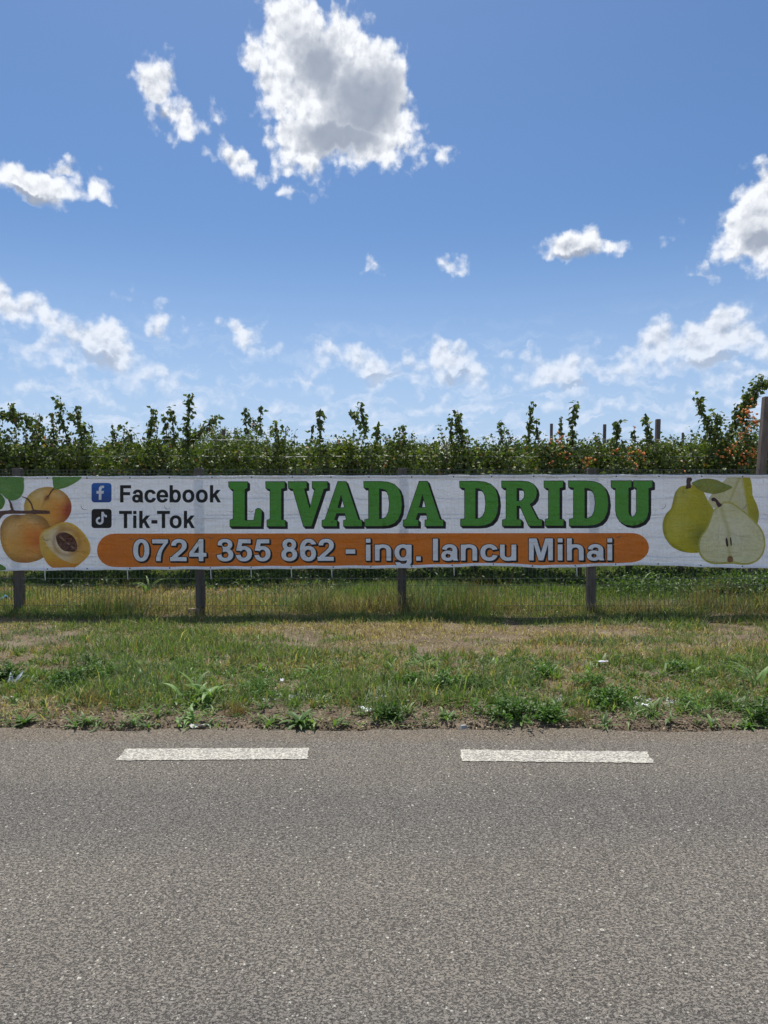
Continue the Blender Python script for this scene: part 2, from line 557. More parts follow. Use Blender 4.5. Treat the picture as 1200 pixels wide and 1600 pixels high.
def m_wood(name, c1, c2):
    m_, g, p, pos = new_mat(name, 0.85, 0.2)
    s = g.v('MULTIPLY', pos, (34.0, 34.0, 1.6))
    n = g.noise(s, 1.0, 5, 0.65, 0.6)
    n2 = g.noise(pos, 3.0, 3, 0.5)
    col = g.mix(g.mr(n, .3, .7), c1 + (1,), c2 + (1,))
    col = g.mix(g.mr(n2, .4, .7, 0, .4), col, tuple(q * .6 for q in c1) + (1,))
    blot = g.mr(g.noise(g.v('MULTIPLY', pos, (7., 7., 2.)), 1.0, 4, .6), .42, .62, 0., .55)
    col = g.mix(blot, col, tuple(q * .5 for q in c1) + (1,))
    crack = g.m('LESS_THAN', g.noise(g.v('MULTIPLY', pos, (60., 60., 1.2)), 1.0, 2, 0.5), 0.33)
    col = g.mix(g.m('MULTIPLY', crack, .6), col, (0.03, 0.027, 0.024, 1))
    g.put(p.inputs['Base Color'], col)
    bump(g, p, n, 0.6, 0.006)
    return m_


M_ASPHALT, M_PAINT, M_SOIL = m_asphalt(), m_paint(), m_soil()
M_GRASS = m_tint('grass_blades', 0.55, 0.30, 0.35, 1.05, 0.12)
M_LEAF = m_tint('tree_leaves', 0.50, 0.25, 0.36, 1.4)
M_WEED = m_tint('weed_leaves', 0.5, 0.32, 0.35, 1.2)
M_BARK = m_flat('bark', (0.12, 0.095, 0.075), 0.9, 0.15, 40, 0.35, 0.8)
M_POST = m_wood('weathered_post', (0.105, 0.090, 0.076), (0.215, 0.190, 0.163))
M_TRELLIS = m_wood('trellis_post_wood', (0.16, 0.125, 0.105), (0.27, 0.22, 0.19))
M_WIRE = m_flat('fence_wire', (0.085, 0.10, 0.085), 0.5, 0.5, 20, 0.2)
M_PALEWIRE = m_flat('galvanised_wire', (0.42, 0.43, 0.42), 0.45, 0.5, 20, 0.2, 0, 0.5)
M_FRUIT = m_tint('fruit_skin', 0.5, 0.0, 0.35, 1.0, 0.0)
M_STONE = m_tint('stone', 0.85, 0.0, 0.2, 1.0, 0.15)
M_DRY = m_tint('dry_litter', 0.8, 0.1, 0.2, 1.0, 0.2)

# ================================================================== ground and road
FENCE_Y = 9.5
ROAD_EDGE = 4.88


def ground_z(x, y):
    x, y = np.asarray(x, float), np.asarray(y, float)
    z = 0.045 * (fbm(x * .7 + 9, y * .9, 3, 3) - 0.5) * 2
    z = z + 0.02 * (fbm(x * 4, y * 4, 8, 2) - 0.5)
    ramp = np.clip((y - ROAD_EDGE) / 0.55, 0, 1)
    ramp = ramp * ramp * (3 - 2 * ramp)
    far = np.clip((60 - y) / 30, 0, 1) * np.clip((60 - abs(x)) / 30, 0, 1)
    verge = (z * far + 0.015) * ramp
    inside = np.clip((ROAD_EDGE + .12 - y) / 0.12, 0, 1)
    r = verge + 0.006 * (1 - inside) - 0.06 * inside
    other = np.clip((-3.2 - y) / 0.3, 0, 1)
    return np.where(y < 0, -0.06 + 0.07 * other, r)


def axis(lo, hi, near_lo, near_hi, step, grow=1.35):
    a = list(np.arange(near_lo, near_hi + step / 2, step))
    s, v = step, near_hi
    while v < hi:
        s *= grow
        v = min(hi, v + s)
        a.append(v)
    s, v = step, near_lo
    while v > lo:
        s *= grow
        v = max(lo, v - s)
        a.insert(0, v)
    return np.array(a)


gx = axis(-2500, 2500, -9, 9, 0.09)
gy = axis(-2500, 4000, 4.3, 16, 0.09)
GX, GY = np.meshgrid(gx, gy)
GV = np.stack([GX, GY, ground_z(GX, GY)], -1).reshape(-1, 3)
nx_, ny_ = len(gx), len(gy)
ii = (np.arange(ny_ - 1)[:, None] * nx_ + np.arange(nx_ - 1)[None, :]).ravel()
GQ = np.stack([ii, ii + 1, ii + nx_ + 1, ii + nx_], -1)
ground = link('ground', mesh_np('ground', GV, quads=GQ, smooth=True), None, M_SOIL)
tag(ground, kind='structure')

# the asphalt: a slab with an uneven broken edge on the far side
rx_ = np.concatenate([np.linspace(-300, -9, 40), np.linspace(-8.9, 8.9, 360), np.linspace(9, 300, 40)])
edge = ROAD_EDGE + 0.09 * (fbm(rx_ * 1.6, rx_ * 0 + 2, 5, 4) - 0.5) * 2 + 0.03 * (vnoise(rx_ * 14, rx_ * 0, 9) - .5)
n_ = len(rx_)
rv = np.concatenate([np.stack([rx_, edge, np.full(n_, 0.0)], -1), np.stack([rx_, edge + 0.015, np.full(n_, -0.07)], -1),
                     np.stack([rx_, np.full(n_, -3.1), np.full(n_, 0.0)], -1), np.stack([rx_, np.full(n_, -3.12), np.full(n_, -0.07)], -1)])
i_ = np.arange(n_ - 1)
rq = np.concatenate([np.stack([i_ + 2 * n_, i_ + 1 + 2 * n_, i_ + 1, i_], -1), np.stack([i_, i_ + 1, i_ + 1 + n_, i_ + n_], -1),
                     np.stack([i_ + 3 * n_, i_ + 1 + 3 * n_, i_ + 1 + 2 * n_, i_ + 2 * n_], -1)])
road = link('road', mesh_np('road', rv, quads=rq), None, M_ASPHALT)
tag(road, kind='structure')

# painted edge dashes
def dash(pts):
    v, n = [], len(pts)
    rnd = random.Random(int(pts[0][0] * 100))
    outline = []
    for k in range(n):
        a, b = pts[k], pts[(k + 1) % n]
        m2 = max(2, int(math.dist(a, b) / 0.02))
        for j in range(m2):
            t = j / m2
            outline.append((a[0] + (b[0] - a[0]) * t + rnd.uniform(-.006, .006), a[1] + (b[1] - a[1]) * t + rnd.uniform(-.0055, .0055)))
    me = bpy.data.meshes.new('painted_dash')
    me.from_pydata([(x, y, 0.004) for x, y in outline], [], [tuple(range(len(outline)))[::-1]])
    o = link('painted_dash', me, road, M_PAINT)
    return o


D1 = [on_ground(*q) for q in ((197, 1170.5), (482, 1169.5), (481, 1187), (180, 1189))]
D2 = [on_ground(*q) for q in ((718, 1172), (1010, 1175), (1023, 1193), (722, 1190))]
dash(D1)
dash(D2)
for kx in (-2.06, 2.12, 4.2, -4.14):
    bx = D1 if kx < 0 else D2
    dash([(x + kx, y) for x, y in bx])


# ================================================================== grass
def blades(n, x, y, h, w, rgb, seed, lean=0.5, z0=None):
    rng = np.random.default_rng(seed)
    z = ground_z(x, y) if z0 is None else z0
    ang = rng.uniform(0, 2 * np.pi, n)
    la = rng.uniform(0, 2 * np.pi, n)
    ln = h * lean * rng.uniform(0.2, 1.3, n)
    dx, dy = np.cos(ang) * w / 2, np.sin(ang) * w / 2
    lx, ly = np.cos(la) * ln, np.sin(la) * ln
    up = np.sqrt(np.maximum(h * h - ln * ln * .7, (0.35 * h) ** 2))
    V = np.empty((n, 5, 3), np.float32)
    V[:, 0] = np.stack([x - dx, y - dy, z - 0.01], -1)
    V[:, 1] = np.stack([x + dx, y + dy, z - 0.01], -1)
    V[:, 2] = np.stack([x + dx * .8 + lx * .35, y + dy * .8 + ly * .35, z + up * .62], -1)
    V[:, 3] = np.stack([x - dx * .8 + lx * .35, y - dy * .8 + ly * .35, z + up * .62], -1)
    V[:, 4] = np.stack([x + lx, y + ly, z + up], -1)
    b = np.arange(n)[:, None] * 5
    Q = b + np.array([[0, 1, 2, 3]])
    T = b + np.array([[3, 2, 4]])
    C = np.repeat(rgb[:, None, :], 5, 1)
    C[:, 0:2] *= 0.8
    return V.reshape(-1, 3), T, Q, C.reshape(-1, 3)


def lerp3(t, a, b):
    t = np.clip(t, 0, 1)[:, None]
    return np.array(a)[None] * (1 - t) + np.array(b)[None] * t


GREEN_A, GREEN_B = (0.095, 0.150, 0.042), (0.200, 0.265, 0.090)
BLUEG = (0.100, 0.160, 0.080)
STRAW_A, STRAW_B = (0.36, 0.29, 0.15), (0.52, 0.43, 0.26)
BROWN = (0.20, 0.135, 0.075)


def grass_colors(x, y, dry, rng):
    n = len(x)
    c = lerp3(rng.random(n), GREEN_A, GREEN_B)
    bl = fbm(x * .8 + 40, y * .8, 21, 3)
    c = np.where(((bl > .52) & (rng.random(n) < .7))[:, None], lerp3(rng.random(n), BLUEG, (0.15, .215, .115)), c)
    st = lerp3(rng.random(n), STRAW_A, STRAW_B)
    br = lerp3(rng.random(n), BROWN, (0.40, .27, .15))
    u = rng.random(n)
    isdry = u < dry
    c = np.where(isdry[:, None], np.where((rng.random(n) < .45)[:, None], br, st), c)
    return c * rng.uniform(.55, 1.5, n)[:, None]


def scatter(n, xr, yr, rng, pexp=1.0):
    return rng.uniform(xr[0], xr[1], n), yr[0] + (yr[1] - yr[0]) * rng.random(n) ** pexp


def add_grass(name, chunks):
    V, T, Q, C, off = [], [], [], [], 0
    for v, t, q, c in chunks:
        V.append(v); T.append(t + off); Q.append(q + off); C.append(c)
        off += len(v)
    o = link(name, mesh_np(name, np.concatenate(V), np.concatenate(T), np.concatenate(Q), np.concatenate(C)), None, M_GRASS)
    tag(o, kind='stuff')
    return o


def dryness(x, y):
    """dry strip in the back half of the verge, broken into patches"""
    n1 = fbm(x * 0.9 + 3, y * 1.7, 31, 4)
    band = np.exp(-((y - 8.15) / 0.75) ** 2)
    right = np.clip((x - 0.2) / 2, 0, 1) * .04
    return np.clip((n1 - 0.52 + band * 0.14 + right * band) * 5.0, 0.05, 0.95)


rng = np.random.default_rng(5)
# mown verge
chunks = []
N = 270000
x, y = scatter(N, (-7.2, 7.2), (5.0, 9.45), rng)
vis = np.abs(x) < y * 0.56 + 0.8
x, y = x[vis], y[vis]
dens = np.clip((y - 5.02 - 0.55 * (fbm(x * 1.6, y * 2, 44, 4) - .5) * 2) / 0.6, 0.03, 1)
dr = dryness(x, y)
gap = np.clip((fbm(x * 2.6 + 7, y * 3.2, 51, 3) - 0.30) * 6, 0.15, 1)
keep = rng.random(len(x)) < dens * (1 - 0.35 * dr) * gap
x, y, dr = x[keep], y[keep], dr[keep]
n = len(x)
tall = fbm(x * 1.1, y * 1.5, 61, 3)
h = rng.uniform(0.026, 0.085, n) * (0.6 + 1.1 * np.clip((tall - .35) * 2.5, 0, 1)) * (1 - .35 * dr)
h *= np.where(rng.random(n) < .02, 2.0, 1.0)
front = np.clip((6.9 - y) / 1.5, 0, 1)
h *= 1 + .5 * front
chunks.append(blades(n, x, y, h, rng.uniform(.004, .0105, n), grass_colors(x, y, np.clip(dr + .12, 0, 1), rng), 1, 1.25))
# flat dead straw lying between
n = 34000
x, y = scatter(n, (-6.6, 6.6), (5.15, 9.4), rng)
k = rng.random(n) < dryness(x, y) * 1.1 + .12
x, y = x[k], y[k]
n = len(x)
ch = blades(n, x, y, rng.uniform(.03, .11, n), rng.uniform(.003, .006, n), lerp3(rng.random(n), (0.30, .23, .13), (0.60, .50, .32)), 2, 0.95)
ch[0].reshape(-1, 5, 3)[:, :, 2] -= (ch[0].reshape(-1, 5, 3)[:, :, 2] - ground_z(x, y)[:, None]) * .7 - .008
chunks.append(ch)
add_grass('verge_grass', chunks)

# coarse grass in the front of the verge: tufts with longer blades
chunks = []
for t in range(700):
    cx, cy = rng.uniform(-5.2, 5.2), 5.3 + 1.9 * rng.random() ** 1.3
    if abs(cx) > cy * .56 + .6:
        continue
    m2 = rng.integers(14, 46)
    a, r_ = rng.uniform(0, 6.283, m2), rng.random(m2) * rng.uniform(.02, .07)
    xx, yy = cx + np.cos(a) * r_, cy + np.sin(a) * r_
    base = np.array(GREEN_A) * (1 - (q := rng.random())) + np.array(GREEN_B) * q * 1.15
    if rng.random() < .16:
        base = np.array((0.30, .24, .13))
    cc = base[None] * rng.uniform(.75, 1.25, m2)[:, None]
    chunks.append(blades(m2, xx, yy, rng.uniform(.04, .11, m2), rng.uniform(.004, .010, m2), cc, t, 1.1))
add_grass('grass_tufts', chunks)

# long unmown grass along the foot of the fence and beyond it
chunks = []
n = 17000
x = rng.uniform(-7.2, 7.2, n)
y = FENCE_Y + rng.normal(0.0, .16, n)
patch = fbm(x * 1.2, x * 0 + 3, 71, 3)
h = rng.uniform(.06, .30, n) * (.45 + 1.2 * np.clip((patch - .35) * 2, 0, 1))
dry_ = np.clip(.66 + (fbm(x * .9, x * 0, 77, 2) - .5) * 1.5, .15, .95)
chunks.append(blades(n, x, y, h, rng.uniform(.003, .008, n), grass_colors(x, y, dry_, rng) * .8, 3, 0.95))
for (px, cnt, hh) in ((170, 90, .60), (212, 80, .5), (735, 150, .60), (785, 110, .55), (1105, 170, .6), (1150, 90, .45), (345, 60, .38), (60, 70, .4), (1020, 50, .35), (880, 40, .35), (610, 40, .3), (-60, 100, .5), (1290, 100, .5)):
    cx = at(px, 950, FENCE_Y)[0]
    xx = cx + rng.normal(0, .17, cnt)
    yy = FENCE_Y + .10 + rng.normal(0, .09, cnt)
    cc = lerp3(rng.random(cnt), (0.15, .095, .055), (0.36, .27, .15))
    chunks.append(blades(cnt, xx, yy, rng.uniform(.2, 1.0, cnt) * hh, rng.uniform(.003, .006, cnt), cc, px + 99, 0.5))
add_grass('fence_line_grass', chunks)

chunks = []
n = 120000
x, y = scatter(n, (-9.5, 9.5), (9.65, 15.5), rng, 1.25)
k = np.abs(x) < y * .56 + .8
x, y = x[k], y[k]
n = len(x)
pt = fbm(x * .6, y * .9, 81, 3)
h = rng.uniform(.05, .15, n) * (.5 + 1.3 * np.clip((pt - .35) * 2.2, 0, 1))
dry_ = np.clip((fbm(x * .5 + 9, y * .7, 87, 3) - .44) * 3 + .1, .05, .8)
chunks.append(blades(n, x, y, h, rng.uniform(.005, .011, n), grass_colors(x, y, dry_, rng) * 1.08, 4, 0.6))
add_grass('orchard_grass', chunks)
n = 60000
x, y = scatter(n, (-40, 40), (15.5, 70), rng, 1.4)
chunks = [blades(n, x, y, rng.uniform(.1, .3, n), rng.uniform(.02, .05, n), grass_colors(x, y, np.full(n, .25), rng), 5, 0.6)]
add_grass('far_grass', chunks)


# ================================================================== fence
def px_x(px, Y=FENCE_Y):
    return at(px, 850, Y)[0]


POST_PX = [-290, 25, 311, 628, 926, 1228, 1530, -590]
posts_x = sorted(px_x(p) for p in POST_PX)
posts_x = [posts_x[0] - 2.45] + posts_x + [posts_x[-1] + 2.45]
fence = empty('mesh_fence', (posts_x[0], FENCE_Y, 0))
tag(fence, 'welded wire mesh fence on square weathered posts between the verge and the orchard', 'fence')
FZ_TOP = at(600, 733.5, FENCE_Y)[2]
rnd = random.Random(4)
post_me = None
for i, x in enumerate(posts_x):
    if post_me is None:
        mb = MB()
        mb.box((0, 0, (FZ_TOP + .01 - .3) / 2), (0.108, 0.085, FZ_TOP + .01 + .3))
        mb.box((0, 0, FZ_TOP + .01 + .006), (0.102, 0.080, 0.012), top=(.86, .86))
        post_me = mb.mesh('post')
        post_me.materials.append(M_POST)
    p = link('post', post_me, fence)
    p.location = (x - posts_x[0], 0.065, 0)
    p.rotation_euler = (rnd.uniform(-.006, .006), rnd.uniform(-.006, .006), rnd.uniform(-.04, .04))
HW = [at(600, q, FENCE_Y)[2] for q in (734.5, 740.0, 772, 797, 803, 833, 862, 903.5, 914.0, 946)]
for i in range(len(posts_x) - 1):
    mb = MB()
    a, b = posts_x[i] + .01 - posts_x[0], posts_x[i + 1] - .01 - posts_x[0]
    for z in HW:
        zz = z + rnd.uniform(-.004, .004)
        mb.box(((a + b) / 2, -0.006, zz), (b - a, 0.0055, 0.0055))
    nv = int((b - a) / 0.0505)
    for k in range(nv + 1):
        x = a + (b - a) * k / nv
        z1 = FZ_TOP + .004
        mb.box((x + rnd.uniform(-.004, .004), 0.0, (z1 + .03) / 2), (0.0037, 0.0037, z1 - .03))
    mb.build('wire_mesh', M_WIRE, fence)

# ================================================================== banner
BY = FENCE_Y - 0.022
T_PTS = [(-90, 745.5), (0, 744.3), (300, 743.2), (600, 742.4), (900, 741.2), (1200, 741.6), (1290, 742)]
B_PTS = [(-90, 893.5), (0, 892.3), (150, 891.3), (300, 890.2), (480, 889.2), (620, 888.3), (700, 886.6), (770, 884.2), (850, 888.2), (905, 886.6), (960, 884.6), (1010, 883.4), (1060, 885), (1120, 887.2), (1200, 888.6), (1290, 889)]
BX0, BX1 = -86.0, 1286.0


def curve(pts, x):
    y = np.interp(x, [p[0] for p in pts], [p[1] for p in pts])
    # the edge is pulled out at every eyelet and eases back between them
    sc_ = np.sin(math.pi * (np.asarray(x, float) - 10) / 63.6) ** 2
    return y + (0.55 if pts is T_PTS else -0.75) * sc_


def wave(px, py):
    """how far the vinyl stands off the mesh, metres"""
    px, py = np.asarray(px, float), np.asarray(py, float)
    v = np.clip((py - 742) / 148, 0, 1)
    w = 0.0030 * np.sin(px * .047 + 1.3 * np.sin(py * .03)) + 0.0026 * np.sin(px * .098 + py * .05 + 1) + 0.0022 * np.sin(py * .075 + px * .013)
    w = w + 0.006 * v ** 4 * np.sin(px * .031 + .6) + 0.005 * v ** 3
    pk = np.exp(-np.abs(py - 742) / 14) + np.exp(-np.abs(py - 888) / 14)
    w = w + 0.0045 * pk * np.sin(math.pi * (px - 10) / 63.6) ** 2
    return w + 0.008


def banner_pt(px, py, lift=0.0):
    px, py = np.asarray(px, float), np.asarray(py, float)
    Y = BY - wave(px, py) - lift
    x = (px - 600.0) / F_PX
    z = -(py - 800.0) / F_PX
    c, s = math.cos(PITCH), math.sin(PITCH)
    dy, dz = c + z * s, z * c - s
    k = Y / dy
    return np.stack([x * k, Y, CAM_H + dz * k], -1)


def smooth_loop(pts, n=6):
    """closed Catmull-Rom"""
    pts = np.array(pts, float)
    out = []
    m2 = len(pts)
    for i in range(m2):
        p0, p1, p2, p3 = pts[(i - 1) % m2], pts[i], pts[(i + 1) % m2], pts[(i + 2) % m2]
        for k in range(n):
            t = k / n
            out.append(0.5 * ((2 * p1) + (-p0 + p2) * t + (2 * p0 - 5 * p1 + 4 * p2 - p3) * t * t + (-p0 + 3 * p1 - 3 * p2 + p3) * t ** 3))
    return np.array(out)


def inside(px, py, loops):
    r = np.zeros(len(px), bool)
    for L in loops:
        L = np.asarray(L)
        x1, y1 = L[:, 0], L[:, 1]
        x2, y2 = np.roll(x1, -1), np.roll(y1, -1)
        for a, b, c, d in zip(x1, y1, x2, y2):
            if b == d:
                continue
            hit = ((b > py) != (d > py)) & (px < (c - a) * (py - b) / (d - b) + a)
            r ^= hit
    return r


def densify(L, step):
    out = []
    L = [np.array(p, float) for p in L]
    for i in range(len(L)):
        a, b = L[i], L[(i + 1) % len(L)]
        k = max(1, int(np.ceil(np.linalg.norm(b - a) / step)))
        for j in range(k):
            out.append(a + (b - a) * j / k)
    return np.array(out)


def fill(loops, step=6.0):
    """triangulate loops (even-odd) in picture units with inner grid points; returns verts, tris"""
    loops = [densify(L, step) for L in loops]
    vs_, es = [], []
    for L in loops:
        b = len(vs_)
        vs_ += [Vector((p[0], p[1])) for p in L]
        es += [(b + i, b + (i + 1) % len(L)) for i in range(len(L))]
    allp = np.concatenate(loops)
    x0, y0 = allp.min(0)
    x1, y1 = allp.max(0)
    gx_, gy_ = np.meshgrid(np.arange(x0 + step / 2, x1, step), np.arange(y0 + step / 2, y1, step))
    gx_, gy_ = gx_.ravel(), gy_.ravel()
    if len(gx_):
        k = inside(gx_, gy_, loops)
        d = np.min(np.hypot(gx_[k][:, None] - allp[None, :, 0], gy_[k][:, None] - allp[None, :, 1]), 1) if k.any() else np.array([])
        for a, b, q in zip(gx_[k], gy_[k], d):
            if q > step * .3:
                vs_.append(Vector((a, b)))
    r = delaunay_2d_cdt(vs_, es, [], 0, 1e-5)
    v = np.array([(p.x, p.y) for p in r[0]])
    f = np.array([t for t in r[2] if len(t) == 3])
    c = v[f].mean(1)
    ok = inside(c[:, 0], c[:, 1], loops)
    return v, f[ok]


def orient(v, f):
    """wind triangles so that they face the road"""
    a, b, c = v[f[:, 0]], v[f[:, 1]], v[f[:, 2]]
    s = (b[:, 0] - a[:, 0]) * (c[:, 1] - a[:, 1]) - (b[:, 1] - a[:, 1]) * (c[:, 0] - a[:, 0])
    f = f.copy()
    flip = s > 0
    f[flip] = f[flip][:, ::-1]
    return f


def m_print(name, c=None, trans=0.22):
    m_, g, p, pos = new_mat(name, 0.42, 0.4)
    if c is None:
        col = g.new('ShaderNodeAttribute', attribute_name='tint').outputs['Color']
    else:
        col = c + (1,)
    dirt = g.mr(g.noise(g.v('MULTIPLY', pos, (1, 1, 2.2)), 2.6, 4, 0.6), 0.35, 0.75, 0.0, 0.10 if c is None or max(c) > .05 else 0.015)
    col = g.mix(dirt, col, (0.30, 0.28, 0.25, 1))
    g.put(p.inputs['Base Color'], col)
    # creases of stretched vinyl
    sx_ = g.noise(g.v('MULTIPLY', pos, (11.0, 1.0, 2.2)), 1.0, 3, 0.55, 0.7)
    sz_ = g.noise(g.v('MULTIPLY', pos, (2.0, 1.0, 10.0)), 1.0, 3, 0.55, 0.9)
    h = g.m('ADD', sx_, g.m('MULTIPLY', sz_, 1.2))
    cr = g.m('ABSOLUTE', g.m('SUBTRACT', g.noise(g.v('MULTIPLY', pos, (9.0, 1.0, 6.0)), 1.0, 2, 0.5, 1.2), 0.5))
    h = g.m('ADD', h, g.m('MULTIPLY', g.mr(cr, 0.0, 0.05, 1.0, 0.0), 0.16))
    bump(g, p, h, 0.8, 0.03)
    t = g.new('ShaderNodeBsdfTranslucent')
    g.put(t.inputs['Color'], col)
    mx = g.new('ShaderNodeMixShader')
    mx.inputs[0].default_value = trans
    nt = m_.node_tree
    nt.links.new(p.outputs[0], mx.inputs[1])
    nt.links.new(t.outputs[0], mx.inputs[2])
    nt.links.new(mx.outputs[0], nt.nodes['Material Output'].inputs[0])
    return m_


P_WHITE = m_print('banner_vinyl', (0.925, 0.945, 0.97), 0.12)
P_GREEN = m_print('print_green', (0.105, 0.39, 0.045), 0.16)
P_BLACK = m_print('print_black', (0.012, 0.013, 0.012), 0.1)
P_ORANGE = m_print('print_orange', (0.80, 0.235, 0.022), 0.22)
P_INK = m_print('print_white_ink', (0.91, 0.93, 0.95), 0.10)
P_BLUE = m_print('print_blue', (0.020, 0.135, 0.50), 0.25)
P_ART = m_print('print_artwork', None, 0.14)

banner = empty('banner', tuple(banner_pt(600, 888)))
banner_loc = Vector(banner.location)
tag(banner, 'long white orchard advertising banner with green lettering and orange strip tied to the fence', 'banner')


def to_banner(me_name, v2, tris, lift, mat, colors=None, name=None, parent=None, smooth=True):
    P3 = banner_pt(v2[:, 0], v2[:, 1], lift) - np.array(banner_loc)
    me = mesh_np(me_name, P3, tris=orient(v2, tris), colors=colors, smooth=smooth)
    return link(name or me_name, me, parent or banner, mat)


def multi(name, layers, parent=None):
    """one part from several print layers: (verts, tris, lift, material)"""
    V, F, MI, mats, off = [], [], [], [], 0
    for v2, f, lift, mat in layers:
        V.append(banner_pt(v2[:, 0], v2[:, 1], lift) - np.array(banner_loc))
        F.append(orient(v2, f) + off)
        off += len(v2)
        if mat not in mats:
            mats.append(mat)
        MI.append(np.full(len(f), mats.index(mat), np.int32))
    me = mesh_np(name, np.concatenate(V), tris=np.concatenate(F), smooth=True)
    o = link(name, me, parent or banner, mats)
    me.polygons.foreach_set('material_index', np.concatenate(MI))
    return o


# sheet
sx2 = np.linspace(BX0, BX1, 460)
sv = np.linspace(0, 1, 52)
SX, SV = np.meshgrid(sx2, sv)
SY = curve(T_PTS, SX) * (1 - SV) + curve(B_PTS, SX) * SV
P3 = banner_pt(SX.ravel(), SY.ravel()) - np.array(banner_loc)
ii = (np.arange(51)[:, None] * 460 + np.arange(459)[None]).ravel()
sheet = link('sheet', mesh_np('sheet', P3, quads=np.stack([ii, ii + 460, ii + 461, ii + 1], -1), smooth=True), banner, P_WHITE)
# welded hems: the vinyl folded double along both long edges
for pts, sgn in ((T_PTS, 1), (B_PTS, -1)):
    v2, q = [], []
    xs = np.linspace(BX0, BX1, 460)
    e = curve(pts, xs)
    rows = [(0.0, 0.0), (0.0, 0.0022), (0.35, 0.0042), (4.4, 0.0030), (4.5, 0.0004)]
    V = np.concatenate([banner_pt(xs, e + sgn * a, l) for a, l in rows]) - np.array(banner_loc)
    Q = []
    for r in range(len(rows) - 1):
        i0 = np.arange(459) + r * 460
        Q.append(np.stack([i0, i0 + 1, i0 + 461, i0 + 460], -1) if sgn < 0 else np.stack([i0, i0 + 460, i0 + 461, i0 + 1], -1))
    link('hem', mesh_np('hem', V, quads=np.concatenate(Q), smooth=False), banner, P_WHITE)

M_BRASS = m_flat('eyelet_metal', (0.10, 0.10, 0.10), 0.5, 0.5, 30, .2, 0, .6)
M_TIE = m_flat('cable_tie_plastic', (0.74, 0.74, 0.72), 0.4, 0.4, 30, .05)


def ring(cx, cy, r, n=10):
    return np.array([(cx + math.cos(6.2832 * k / n) * r, cy + math.sin(6.2832 * k / n) * r) for k in range(n)])


for px in (10, 73, 137, 202, 265, 330, 393, 455, 519, 578, 644, 707, 769, 832, 898, 963, 1030, 1096, 1160):
    for row in (0, 1):
        q = px + random.Random(px * 3 + row).uniform(-2, 2)
        cy = (curve(T_PTS, q) + 2.9) if row == 0 else (curve(B_PTS, q) - 2.9)
        v2, f = fill([ring(q, cy, 1.15)], 3)
        to_banner('eyelet', v2, f, 0.0052, M_BRASS)
for px, ln in ((70, 15), (199, 15), (329, 15), (392, 13), (455, 13), (518, 13), (709, 13), (901, 14)):
    cy = float(curve(B_PTS, px))
    a = Vector(banner_pt(px, cy - 3, .006)) - banner_loc
    b = Vector(banner_pt(px + .4, cy + ln * .5, .002)) - banner_loc
    c = Vector(banner_pt(px + .8, cy + ln, -.004)) - banner_loc
    mb = MB()
    mb.tube([a, b, c], [.006, .0065, .0045], 5)
    mb.build('cable_tie', M_TIE, banner)
# orange strip with round ends
oy0, oy1, ox0, ox1 = 833.8, 885.6, 151.5, 1014.0
pill = []
for k in range(13):
    a = math.pi / 2 + math.pi * k / 12
    pill.append((ox0 + 27 + math.cos(a) * 27, (oy0 + oy1) / 2 - math.sin(a) * (oy1 - oy0) / 2))
for k in range(13):
    a = -math.pi / 2 + math.pi * k / 12
    pill.append((ox1 - 27 + math.cos(a) * 27, (oy0 + oy1) / 2 - math.sin(a) * (oy1 - oy0) / 2))
pill = densify(pill, 5)


def sag(L):
    L = np.array(L, float)
    t = np.clip((L[:, 1] - oy0) / (oy1 - oy0), 0, 1)
    L[:, 1] += t * (curve(B_PTS, L[:, 0]) - 4.6 - oy1) + (1 - t) * (-(L[:, 0] - 150) * .0012)
    return L


v2, f = fill([sag(pill)], 6)
band_part = to_banner('orange_strip', v2, f, 0.0010, P_ORANGE)


def offset_loop(L, d):
    """mitred outward offset of a closed loop (picture units)"""
    L = np.array(L, float)
    area = 0.5 * np.sum(L[:, 0] * np.roll(L[:, 1], -1) - np.roll(L[:, 0], -1) * L[:, 1])
    s = 1 if area > 0 else -1
    e = np.roll(L, -1, 0) - L
    e /= np.maximum(np.linalg.norm(e, axis=1, keepdims=True), 1e-9)
    nrm = np.stack([e[:, 1], -e[:, 0]], -1) * s
    n0_, n1_ = np.roll(nrm, 1, 0), nrm
    m2 = n0_ + n1_
    m2 /= np.maximum(np.sum(m2 * n1_, 1, keepdims=True), 0.45)
    return L + m2 * d


# the big slab letters, outlines in picture units
def sc(pts, ox, oy, k):
    return [(ox + a / k, oy + b / k) for a, b in pts]


def arc_pts(p, n=5):
    return smooth_loop(p, n)


K1 = 1200 / 350.0
L_L = sc([(230, 612), (347, 612), (347, 650), (330, 659), (330, 852), (388, 852), (394, 815), (400, 785), (411, 778), (426, 780), (436, 792), (437, 815), (433, 890), (238, 890), (238, 850), (258, 845), (258, 660), (240, 655), (230, 640)], 300, 600, 4)
L_I = sc([(460, 612), (580, 612), (580, 650), (558, 656), (558, 848), (583, 853), (583, 890), (468, 890), (468, 852), (488, 846), (488, 660), (461, 652)], 300, 600, 4)
L_V = sc([(602, 612), (716, 612), (716, 652), (700, 655), (735, 782), (768, 656), (752, 652), (752, 612), (846, 612), (846, 652), (824, 657), (746, 890), (697, 890), (630, 657), (603, 652)], 300, 600, 4)
L_A = sc([(912, 610), (962, 610), (1041, 845), (1062, 849), (1062, 886), (948, 886), (948, 850), (966, 846), (955, 806), (903, 806), (889, 846), (906, 850), (906, 886), (813, 886), (813, 850), (831, 846)], 300, 600, 4)
H_A = sc([(931, 690), (954, 772), (909, 772)], 300, 600, 4)
